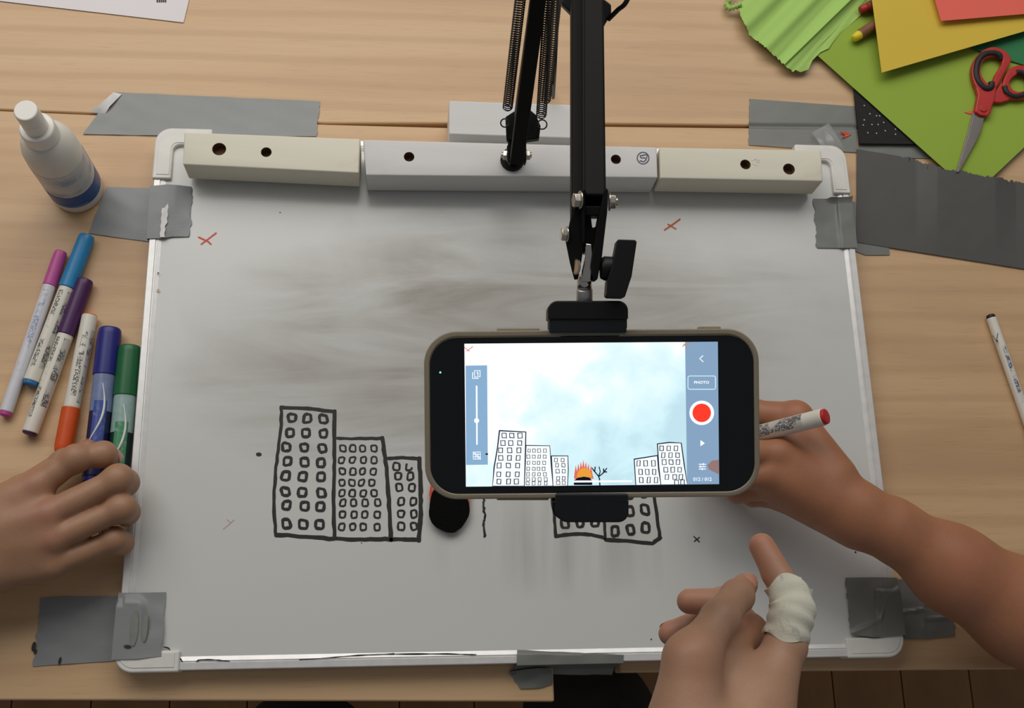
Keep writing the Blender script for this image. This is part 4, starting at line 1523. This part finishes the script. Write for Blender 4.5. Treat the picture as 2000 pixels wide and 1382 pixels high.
def align(outer, inner):
    """order inner loop so that it follows outer by angle about the inner centre"""
    c = np.mean(inner, axis=0)
    ang = lambda p: math.atan2(p[1] - c[1], p[0] - c[0])
    out = []
    inn = sorted(inner, key=ang)
    ia = [ang(p) for p in inn]
    for p in outer:
        a = ang(p)
        k = min(range(len(inn)), key=lambda i: abs((ia[i] - a + math.pi) % (2 * math.pi) - math.pi))
        out.append(inn[k])
    return out


TH = np.array([0, 0, .0055])
ho = [(480, 85), (380, 112), (300, 190), (262, 300), (285, 430), (335, 500), (420, 510), (490, 480), (530, 420), (585, 320), (640, 215), (590, 130)]
hi = [(450, 178), (385, 205), (346, 290), (362, 370), (415, 435), (462, 425), (492, 345), (548, 250), (545, 190), (500, 175)]
O_, I_ = loop_at(ho, ZX), loop_at(hi, ZX, 96)
MB().ring_prism(O_, align(O_, I_), TH).build('finger_loop', M_sred, sc, bevel=.0012)
MB().prism([Z6(x, y) for x, y in ((290, 430), (505, 455), (497, 530), (478, 610), (455, 665), (444, 720), (415, 752), (345, 742), (292, 705), (304, 630), (322, 540))], TH * .95).build('handle', M_sred, sc, bevel=.0014)
gp = [(575, 185), (545, 135), (480, 118), (400, 135), (345, 200), (325, 300), (345, 385), (400, 450), (450, 458), (475, 430), (472, 400)]
pts = smooth_path([Z6(x, y, ZX + .0048) for x, y in gp], 6)
MB().tube(pts, [.0012 + (.0018 if k > 4 else .0004 * k) for k in range(len(pts))], 10).build('soft_grip', M_sblk, sc, smooth=True)
ho2 = [(700, 262), (630, 290), (585, 355), (560, 430), (565, 510), (620, 575), (720, 585), (820, 560), (890, 500), (905, 410), (870, 320), (790, 268)]
hi2 = [(720, 345), (660, 375), (625, 430), (650, 490), (710, 515), (780, 495), (820, 430), (790, 365)]
O_, I_ = loop_at(ho2, ZX - .0008), loop_at(hi2, ZX - .0008, 96)
MB().ring_prism(O_, align(O_, I_), TH).build('finger_loop', M_sred, sc, bevel=.0012)
MB().prism([Z6(x, y, ZX - .0008) for x, y in ((560, 400), (575, 520), (640, 588), (545, 617), (470, 612), (440, 660), (420, 640), (470, 590), (500, 500))], TH * .8).build('handle', M_sred, sc, bevel=.0014)
gp2 = [(600, 440), (625, 500), (690, 535), (770, 525), (835, 480), (850, 410), (820, 340), (760, 305), (715, 305)]
pts = smooth_path([Z6(x, y, ZX + .004) for x, y in gp2], 6)
MB().tube(pts, .0026, 10).build('soft_grip', M_sblk, sc, smooth=True)
MB().lathe(Z6(392, 655, ZX + .0046), (0, 0, 1), [(0, .0038), (.0012, .0038), (.0018, .003)], 24).build('pivot', M_sred, sc, bevel=.0004)
MB().prism([Z6(x, y, ZX + .0012) for x, y in ((300, 690), (402, 740), (372, 860), (330, 960), (240, 1120), (158, 1268), (134, 1272), (170, 1160), (235, 960), (270, 830))], (0, 0, .0013)).build('blade', M_sblade, sc, bevel=.0003)
MB().prism([Z6(x, y, ZX - .0004) for x, y in ((285, 700), (380, 740), (300, 960), (150, 1250), (126, 1268), (190, 1060), (250, 850))], (0, 0, .0012)).build('blade', M_sblade, sc, bevel=.0003)

# scraps
M_scrap = paper_mat('coral_scrap_paper', srgb(236, 100, 74))
o = MB().prism([P(x, y, .0016 + .0016 * (x < 1648)) for x, y in ((1641, 257), (1646, 256), (1663, 262), (1648, 270), (1645, 268), (1651, 264))], (0, 0, -.0005)).build('paper_scrap', M_scrap)
tag(o, 'tiny coral paper scrap beside the clear tape scrap', 'scrap')
o = MB().prism([P(x, y, .0066) for x, y in ((1884, 219), (1893, 217), (1902, 216), (1902, 222), (1892, 222))], (0, 0, -.0004)).build('paper_scrap', M_scrap)
tag(o, 'tiny orange paper sliver poking from under the scissors', 'scrap')


def clear_mat():
    t = NT('clear_sticky_tape')
    t.set((.92, .92, .92), .12)
    t.b.inputs['Transmission Weight'].default_value = .75
    t.b.inputs['Alpha'].default_value = .38
    t.b.inputs['IOR'].default_value = 1.45
    return t.m


rows = []
for i in range(13):
    u = i / 12
    row = []
    for k in range(9):
        v = k / 8
        a = np.array([1586 + 33 * v, 259 - 19 * v]) * (1 - u) + np.array([1612 + 40 * v, 296 - 3 * v]) * u
        z = .004 + .006 * math.sin(u * 2.6) + .0022 * abs(math.sin(v * 6 + u))
        row.append(P(a[0], a[1], z))
    rows.append(row)
o = MB().grid(rows).build('clear_tape', clear_mat(), None, smooth=True, solid=.00015)
tag(o, 'crinkled scrap of clear sticky tape behind the far right frame corner', 'tape')
# ------------------------------------------------------------------ hands and arms
def surface_nets(S, org, h):
    ins = S < 0
    nx, ny, nz = S.shape
    cnt = np.zeros((nx - 1, ny - 1, nz - 1), np.int8)
    for a in (0, 1):
        for b in (0, 1):
            for c in (0, 1):
                cnt += ins[a:nx - 1 + a, b:ny - 1 + b, c:nz - 1 + c]
    act = np.argwhere((cnt > 0) & (cnt < 8))
    idx = -np.ones(cnt.shape, np.int64)
    idx[act[:, 0], act[:, 1], act[:, 2]] = np.arange(len(act))
    acc = np.zeros((len(act), 3))
    num = np.zeros(len(act))
    cor = [(a, b, c) for a in (0, 1) for b in (0, 1) for c in (0, 1)]
    for p in cor:
        for ax in range(3):
            if p[ax] == 1:
                continue
            q = list(p)
            q[ax] = 1
            s0 = S[act[:, 0] + p[0], act[:, 1] + p[1], act[:, 2] + p[2]]
            s1 = S[act[:, 0] + q[0], act[:, 1] + q[1], act[:, 2] + q[2]]
            m = (s0 < 0) != (s1 < 0)
            t = np.where(m, s0 / np.where(m, s0 - s1, 1), 0)
            pos = np.array(p, float)[None].repeat(len(act), 0)
            pos[:, ax] += t
            acc[m] += pos[m]
            num[m] += 1
    V = org + (act + acc / num[:, None]) * h
    F = []
    for ax in range(3):
        o1, o2 = (ax + 1) % 3, (ax + 2) % 3
        sl0 = [slice(None)] * 3
        sl1 = [slice(None)] * 3
        sl0[ax], sl1[ax] = slice(0, -1), slice(1, None)
        e = np.argwhere(ins[tuple(sl0)] != ins[tuple(sl1)])
        e = e[(e[:, o1] > 0) & (e[:, o2] > 0) & (e[:, o1] < S.shape[o1] - 1) & (e[:, o2] < S.shape[o2] - 1)]
        if not len(e):
            continue
        def cell(d1, d2):
            c = e.copy()
            c[:, o1] -= d1
            c[:, o2] -= d2
            return idx[c[:, 0], c[:, 1], c[:, 2]]
        q = np.stack([cell(1, 1), cell(0, 1), cell(0, 0), cell(1, 0)], 1)
        flip = ~ins[e[:, 0], e[:, 1], e[:, 2]]
        q[flip] = q[flip][:, ::-1]
        q = q[(q >= 0).all(1)]
        F.append(q)
    return V, np.concatenate(F)


class SDF:
    def __init__(s, lo, hi, h):
        s.h = h
        s.lo = np.asarray(lo, float)
        n = np.ceil((np.asarray(hi) - s.lo) / h).astype(int) + 1
        s.ax = [s.lo[i] + np.arange(n[i]) * h for i in range(3)]
        s.n = n
        s.S = np.full(n, .02, np.float32)

    def cone(s, T, a, b, ra, rb, k, flat=None):
        """smooth-union a round cone a->b into T; flat=(axis, factor) squashes across an axis"""
        a, b = np.asarray(a, float), np.asarray(b, float)
        mg = max(ra, rb) + k + .004
        i0 = [max(0, int((min(a[i], b[i]) - mg - s.lo[i]) / s.h)) for i in range(3)]
        i1 = [min(s.n[i], int((max(a[i], b[i]) + mg - s.lo[i]) / s.h) + 2) for i in range(3)]
        if any(i1[i] <= i0[i] for i in range(3)):
            return
        X, Y, Z = np.meshgrid(*[s.ax[i][i0[i]:i1[i]] - a[i] for i in range(3)], indexing='ij')
        d = b - a
        if flat is not None:
            f, fac = unit(flat[0]), flat[1]
            dot = (X * f[0] + Y * f[1] + Z * f[2]) * (fac - 1)
            X, Y, Z = X + dot * f[0], Y + dot * f[1], Z + dot * f[2]
            d = d + f * np.dot(d, f) * (fac - 1)
        L2 = max(1e-12, float(d @ d))
        t = np.clip((X * d[0] + Y * d[1] + Z * d[2]) / L2, 0, 1)
        q = np.sqrt((X - t * d[0]) ** 2 + (Y - t * d[1]) ** 2 + (Z - t * d[2]) ** 2) - (ra + (rb - ra) * t)
        sl = tuple(slice(i0[i], i1[i]) for i in range(3))
        o = T[sl]
        if k > 0:
            hh = np.clip(.5 + .5 * (o - q) / k, 0, 1)
            T[sl] = o * (1 - hh) + q * hh - k * hh * (1 - hh)
        else:
            T[sl] = np.minimum(o, q)

    def group(s, prims, kin, kout):
        T = np.full(s.n, .02, np.float32)
        for p in prims:
            s.cone(T, *p[:4], kin, *(p[4:5]))
        if kout > 0:
            hh = np.clip(.5 + .5 * (s.S - T) / kout, 0, 1)
            s.S = s.S * (1 - hh) + T * hh - kout * hh * (1 - hh)
        else:
            s.S = np.minimum(s.S, T)

    def carve(s, a, b, r, k):
        T = np.full(s.n, .02, np.float32)
        s.cone(T, a, b, r, r, .0005)
        q = -T
        hh = np.clip(.5 - .5 * (s.S - q) / k, 0, 1)
        s.S = s.S * (1 - hh) + q * hh + k * hh * (1 - hh)


def skin_mat(name, base, red, dark):
    t = NT(name)
    v = t.coord()
    n1 = t.noise(v, 45, 4, .6)
    n2 = t.noise(v, 700, 2, .6)
    vo = t.n('ShaderNodeTexVoronoi', feature='DISTANCE_TO_EDGE')
    vo.inputs['Scale'].default_value = 900
    t.l(v, vo.inputs['Vector'])
    at = t.n('ShaderNodeAttribute', attribute_name='flush')
    col = t.mix(t.ramp(n1, [(.3, (0, 0, 0)), (.7, (1, 1, 1))]), base, tuple(x * .88 for x in base))
    col = t.mix(t.math('MULTIPLY', at.outputs['Fac'], .75), col, red)
    col = t.mix(t.math('MULTIPLY', t.ramp(n2, [(.6, (0, 0, 0)), (.75, (1, 1, 1))]), .15), col, dark)
    t.bump(t.math('ADD', t.math('MULTIPLY', vo.outputs['Distance'], 1.2), n2), .16, .0005)
    t.b.inputs['Subsurface Weight'].default_value = .12
    t.b.inputs['Subsurface Radius'].default_value = (.006, .003, .0015)
    t.b.inputs['Subsurface Scale'].default_value = 1.0
    return t.set(col, .5)


def body_mesh(sd, name, mat, flush, parent=None):
    for ax_ in range(3):            # close the limb where it leaves the box
        for e_ in (0, -1):
            ix_ = [slice(None)] * 3
            ix_[ax_] = e_
            sd.S[tuple(ix_)] = .01
    V, F = surface_nets(sd.S, sd.lo, sd.h)
    me = bpy.data.meshes.new(name)
    org = np.array(parent.location) if parent is not None else np.array([*V.mean(0)[:2], V[:, 2].min()])
    me.vertices.add(len(V))
    me.vertices.foreach_set('co', (V - org).astype(np.float32).ravel())
    me.loops.add(F.size)
    me.polygons.add(len(F))
    me.loops.foreach_set('vertex_index', F.astype(np.int32).ravel())
    me.polygons.foreach_set('loop_start', np.arange(0, F.size, 4, dtype=np.int32))
    me.polygons.foreach_set('loop_total', np.full(len(F), 4, np.int32))
    me.update(calc_edges=True)
    me.validate()
    me.polygons.foreach_set('use_smooth', [True] * len(me.polygons))
    fl = np.zeros(len(V))
    for c, r, w_ in flush:
        dd = np.linalg.norm(V - np.asarray(c), axis=1)
        fl = np.maximum(fl, w_ * np.clip(1 - dd / r, 0, 1))
    at = me.attributes.new('flush', 'FLOAT', 'POINT')
    at.data.foreach_set('value', fl.astype(np.float32))
    me.materials.append(mat)
    o = bpy.data.objects.new(name, me)
    COL.objects.link(o)
    if parent is not None:
        o.parent = parent
    else:
        o.location = org
    return o


def finger(js, rs):
    """chain of joints -> round cones, with slightly fuller joints"""
    pr = []
    for i in range(len(js) - 1):
        pr.append((js[i], js[i + 1], rs[i], rs[i + 1]))
    for i in range(1, len(js) - 1):
        pr.append((js[i], js[i] + np.array([1e-5, 0, 0]), rs[i] * 1.02, rs[i] * 1.02))
    return pr


def nail(js, r, mat, parent, wid=.75):
    """fingernail on the back of the last joint"""
    pip, dip, tip = js[-3], js[-2], js[-1]
    b = unit(tip - dip)
    a = unit(dip - pip)
    dorsal = a - b * np.dot(a, b)
    if np.linalg.norm(dorsal) < .08:
        dorsal = np.array([0, 0, 1.]) - b * b[2]
    dorsal = unit(dorsal)
    side = np.cross(b, dorsal)
    c0 = tip - b * r * .15
    rows = []
    for i in range(7):
        s = i / 6
        row = []
        for k in range(9):
            an = (k / 8 - .5) * 1.7
            sw = math.sqrt(max(0.05, 1 - (2 * s - 1) ** 4)) * wid
            d = dorsal * math.cos(an * sw) + side * math.sin(an * sw)
            row.append(c0 + b * (-.55 + 1.35 * s) * r + d * r * (1.035 - .10 * max(0, s - .6)))
        rows.append(row)
    return MB().grid(rows).build('fingernail', mat, parent, smooth=True, solid=.0004)


A3 = np.array

# ---- left hand over the markers
M_skinL = skin_mat('skin_left_hand', srgb(170, 128, 99), srgb(170, 108, 92), srgb(150, 104, 76))
M_nailL = plain('nail_left_hand', srgb(196, 150, 126), .35)
wr_c = P(-115, 1075, .046)
el_c = P(-420, 1130, .06)
idx_ = [P(72, 950, .052), P(148, 895, .054), P(202, 887, .047), P(218, 894, .032)]
mid_ = [P(95, 1005, .055), P(231, 935, .052), P(245, 942, .040), P(245, 951, .030)]
rng_ = [P(104, 1052, .052), P(238, 992, .048), P(247, 999, .034), P(243, 1009, .024)]
pnk_ = [P(102, 1102, .044), P(223, 1054, .038), P(238, 1060, .028), P(235, 1068, .018)]
thb_ = [P(-40, 1040, .038), P(40, 960, .030), P(126, 902, .022), P(172, 876, .019)]
sd = SDF(P(-480, 1350, .0) * [1, 1, 0] + A3([-.02, 0, -.006]), A3([P(290, 1000, 0)[0] + .02, P(0, 780, .05)[1], .1]), .0013)
sd.group([(el_c, wr_c, .036, .029, ((0, 0, 1), 1.35))], 0, 0)
pal = [(wr_c + A3([0, .012, 0]), idx_[0], .018, .0120), (wr_c + A3([0, .002, .002]), mid_[0], .018, .0118), (wr_c + A3([0, -.010, 0]), rng_[0], .017, .0112),
       (wr_c + A3([0, -.020, -.004]), pnk_[0], .016, .0105), ((idx_[0] + mid_[0]) / 2 - A3([.01, 0, .006]), (rng_[0] + pnk_[0]) / 2 - A3([.01, 0, .004]), .011, .010),
       (wr_c + A3([.03, .008, -.006]), (idx_[0] + mid_[0]) / 2 - A3([.02, 0, .010]), .020, .014), (wr_c + A3([.03, -.014, -.008]), (pnk_[0] + rng_[0]) / 2 - A3([.015, 0, .008]), .018, .012)]
sd.group(pal, .010, .014)
sd.group(finger(thb_, (.014, .0110, .0092, .0072)), .004, .009)
sd.group(finger(idx_, (.0104, .0086, .0080, .0070)), .006, .004)
sd.group(finger(mid_, (.0110, .0088, .0078, .0070)), .007, .0022)
sd.group(finger(rng_, (.0104, .0084, .0076, .0068)), .007, .0025)
sd.group(finger(pnk_, (.0095, .0076, .0068, .0060)), .006, .0025)
pL = body_mesh(sd, 'person', M_skinL, [(mid_[0] + A3([0, 0, .01]), .022, .7), (idx_[0] + A3([0, 0, .01]), .02, .5), (rng_[0] + A3([0, 0, .01]), .018, .6), (idx_[-1], .016, .6), (thb_[-1], .014, .9), (rng_[2], .014, .5), (idx_[1], .014, .4), (pnk_[1], .012, .4)])
tag(pL, 'bare tanned hand reaching in from the left, gripping the chunky markers', 'person')
nail(thb_, .0074, M_nailL, pL)
for f_, r_ in ((idx_, .0074), (mid_, .0076), (rng_, .0072), (pnk_, .0064)):
    nail(f_, r_, M_nailL, pL)

# ---- right forearm, hand behind the phone with a red pen
M_skinR = skin_mat('skin_right_arm', srgb(172, 116, 84), srgb(176, 104, 82), srgb(134, 86, 60))
M_nailR = plain('nail_right_hand', srgb(186, 136, 112), .35)
wr_ = P(1672, 1000, .080)
fa = [P(2320, 1345, .055), P(2000, 1196, .062), P(1860, 1110, .070), P(1740, 1032, .078)]
ixm = P(1520, 888, .086)
idr = [ixm, P(1440, 882, .092), P(1392, 886, .070), P(1370, 888, .054)]
mdm = P(1500, 925, .084)
mdr = [mdm, P(1425, 930, .078), P(1392, 908, .052), P(1378, 909, .036)]
rgm = P(1508, 950, .074)
rgr = [rgm, P(1440, 958, .062), P(1412, 930, .040), P(1404, 915, .027)]
pkm = P(1530, 972, .062)
pkr = [pkm, P(1470, 968, .046), P(1436, 948, .030), P(1424, 935, .024)]
thr = [P(1632, 925, .080), P(1554, 816, .072), P(1470, 806, .060), P(1412, 832, .044)]
sd = SDF(P(2360, 1480, .02) * [0, 1, 0] + A3([P(1340, 900, .03)[0] - .02, -.03, .016]), A3([P(2340, 1345, .06)[0], P(1500, 730, .05)[1], .15]), .0015)
sd.group([(fa[0], fa[1], .046, .0385, ((0, 0, 1), 1.12)), (fa[1], fa[2], .0375, .0315, ((0, 0, 1), 1.15)), (fa[2], fa[3], .0310, .0215, ((0, 0, 1), 1.15)), (fa[3], wr_, .0215, .0200, ((0, 0, 1), 1.2))], .014, 0)
pal = [(wr_ + A3([0, .008, 0]), ixm, .0165, .0115), (wr_, mdm, .0165, .0115), (wr_ + A3([0, -.006, -.003]), rgm, .016, .0110), (wr_ + A3([0, -.008, -.006]), pkm, .016, .0105),
       (wr_ + A3([-.02, .012, -.006]), (ixm + thr[1]) / 2 - A3([0, .004, .008]), .018, .013), (P(1580, 945, .068), P(1540, 930, .066), .020, .018)]
sd.group(pal, .010, .012)
sd.group(finger(thr, (.015, .0125, .0100, .0082)), .004, .010)
for f_, rs in ((idr, (.0110, .0092, .0082, .0070)), (mdr, (.0110, .0094, .0084, .0072)), (rgr, (.0104, .0088, .0078, .0068)), (pkr, (.0096, .0078, .0070, .0060))):
    sd.group(finger(f_, rs), .003, .004)
pR = body_mesh(sd, 'person', M_skinR, [(thr[1] + A3([0, 0, .01]), .025, .5), (thr[-1], .015, .8), (idr[-1], .015, .7), (P(1900, 1120, .1), .05, .3)])
tag(pR, 'bare forearm from the right edge with its hand behind the phone, holding a red pen', 'person')
for f_, r_ in ((thr, .0082), (idr, .0070), (mdr, .0072)):
    nail(f_, r_, M_nailR, pR)
# the red pen
rA, rB = P(1316, 889, .019), P(1616, 812, .120)
dirn = unit(rB - rA)
pen('felt_pen', 'white felt pen with a red end, held by the hand behind the phone', 'pen', rA, rB, .0064, .048, srgb(190, 40, 44), M_white, srgb(196, 36, 44), plug=.0030, rcap=.0068,
    marks=[(.080, .118, -1.0, .6, M_pr_g, 'print')])

# ---- bandaged hand, near right
M_skinB = skin_mat('skin_bandaged_hand', srgb(188, 146, 118), srgb(190, 116, 96), srgb(150, 108, 82))
M_nailB = plain('nail_bandaged_hand', srgb(200, 150, 128), .35)
hb = P(1400, 1330, 0)
per = thing('person', (hb[0], hb[1], -.734), 'bandaged pale hand of a person in dark trousers at the near edge', 'person')
wb_ = P(1395, 1520, .335)
ebw = P(1395, 1520, .335) + (P(1330, 1950, .345) - P(1395, 1520, .335)) * 2.1
ixb = [P(1350, 1285, .338), P(1406, 1208, .326), P(1440, 1164, .312), P(1454, 1144, .302)]
mdb = [P(1388, 1300, .318), P(1462, 1236, .286), P(1420, 1176, .262), P(1346, 1174, .255)]
rgb_ = [P(1382, 1330, .302), P(1455, 1262, .262), P(1385, 1208, .240), P(1309, 1237, .234)]
pkb = [P(1372, 1360, .288), P(1432, 1310, .250), P(1390, 1268, .232), P(1345, 1275, .228)]
thb2 = [P(1470, 1400, .318), P(1534, 1262, .312), P(1546, 1172, .311), P(1488, 1066, .300)]
lo_ = np.min([ebw - .03, P(1230, 2000, .36), P(1230, 1900, .2), thb2[3], P(1250, 1500, .36)], axis=0) - .03
hi_ = np.max([P(1640, 1030, .25), thb2[2], P(1620, 1400, .3), ixb[0]], axis=0) + .012
lo_[2], hi_[2] = .205, .385
lo_[1] = P(1300, 1900, .34)[1] - .11
sd = SDF(lo_, hi_, .0013)
sd.group([(ebw, wb_, .042, .0285, ((0, 0, 1), 1.2))], 0, 0)
pal = [(wb_ + A3([-.010, 0, .003]), ixb[0], .0190, .0118), (wb_ + A3([-.006, 0, -.008]), mdb[0], .018, .0115), (wb_ + A3([-.006, 0, -.016]), rgb_[0], .017, .0108), (wb_ + A3([-.006, 0, -.022]), pkb[0], .016, .010),
       (wb_ + A3([.010, .008, 0]), thb2[0] + A3([-.004, .004, 0]), .020, .0185), (P(1430, 1420, .312), P(1405, 1320, .312), .022, .014), (P(1330, 1400, .330), P(1350, 1300, .334), .016, .0112)]
sd.group(pal, .010, .014)
sd.group(finger(thb2, (.0200, .0098, .0084, .0069)), .004, .012)
sd.group(finger(ixb, (.0112, .0090, .0080, .0066)), .003, .007)
for f_, rs in ((mdb, (.0112, .0098, .0082, .0070)), (rgb_, (.0106, .0092, .0078, .0068)), (pkb, (.0096, .0082, .0070, .0060))):
    sd.group(finger(f_, rs), .003, .004)
body_mesh(sd, 'hand', M_skinB, [(thb2[3], .03, .8), (thb2[2], .02, .6), (ixb[3], .018, .7), (mdb[3], .022, .7), (rgb_[3], .022, .7), (mdb[1], .03, .6), (ixb[0] + A3([0, 0, .01]), .02, .35)], per)
for f_, r_ in ((ixb, .0066), (mdb, .0070), (rgb_, .0068)):
    nail(f_, r_, M_nailB, per)


# gauze bandage round the thumb joint
def gauze():
    t = NT('gauze_bandage')
    v = t.coord()
    wv = t.noise(v, 1100, 2, .7)
    st = t.noise(v, 90, 4, .6, .5)
    c = t.mix(t.ramp(st, [(.56, (0, 0, 0)), (.72, (1, 1, 1))]), srgb(226, 224, 206), srgb(172, 172, 158))
    t.bump(wv, .35, .0006)
    return t.set(c, .9)


path = smooth_path([P(1535, 1248, .312), P(1543, 1208, .313), P(1546, 1178, .312), P(1529, 1138, .308)], 7)
rows = []
n = 36
u = None
for i, p in enumerate(path):
    s = i / (len(path) - 1)
    t = unit(path[min(i + 1, len(path) - 1)] - path[max(0, i - 1)])
    if u is None:
        u = unit(np.cross(t, (0, 0, 1)))
    u = unit(u - t * np.dot(u, t))
    v = np.cross(t, u)
    r0 = (.0112 - .0018 * s) + .0009 * math.exp(-((s - .5) / .2) ** 2)
    row = []
    for k in range(n):
        an = 2 * math.pi * k / n
        r = r0 * (1 + .035 * math.sin(3 * an + s * 5) + .02 * math.sin(9 * s * 3 + an * 2)) + .0003 * math.sin(s * 26 + 2 * math.sin(an))
        e = t * (.0016 * math.sin(3 * an + 1) * (-1 if i == 0 else 1) if i in (0, len(path) - 1) else 0)
        row.append(p + (u * math.cos(an) + v * math.sin(an)) * r + e)
    row.append(row[0])
    rows.append(row)
M_gz = gauze()
bd = MB().grid(rows).build('bandage', M_gz, per, smooth=True, solid=.0012)
tag(bd, 'off-white gauze bandage round the thumb')
fr = [[P(1556, 1148, .318), P(1570, 1146, .314), P(1587, 1150, .311)], [P(1560, 1160, .317), P(1574, 1160, .313), P(1584, 1162, .310)], [P(1562, 1176, .316), P(1573, 1176, .312), P(1578, 1178, .309)]]
MB().grid(fr).build('bandage_end', M_gz, bd, smooth=True, solid=.0008)

# dark trousers below the desk edge: lap of the same person
M_tro = plain('dark_trouser_cloth', srgb(52, 50, 48), .9, 0, .2, 60, bump=.2)
sd = SDF(A3([-.42, -.72, -.30]), A3([.30, -.10, -.03]), .006)
kn = P(1150, 1345, -.18)
sd.group([(kn + A3([0, -.03, 0]), kn + A3([.03, -.5, -.02]), .062, .085), (kn + A3([-.26, -.06, 0]), kn + A3([-.18, -.5, -.02]), .064, .085), (kn + A3([-.02, -.5, 0]), kn + A3([-.18, -.5, 0]), .09, .09)], .03, 0)
V, F = surface_nets(sd.S, sd.lo, sd.h)
m = MB()
m.add(V + .002 * np.sin(V[:, [1, 2, 0]] * 60), [tuple(f) for f in F.tolist()])
m.build('trousers', M_tro, per, smooth=True)
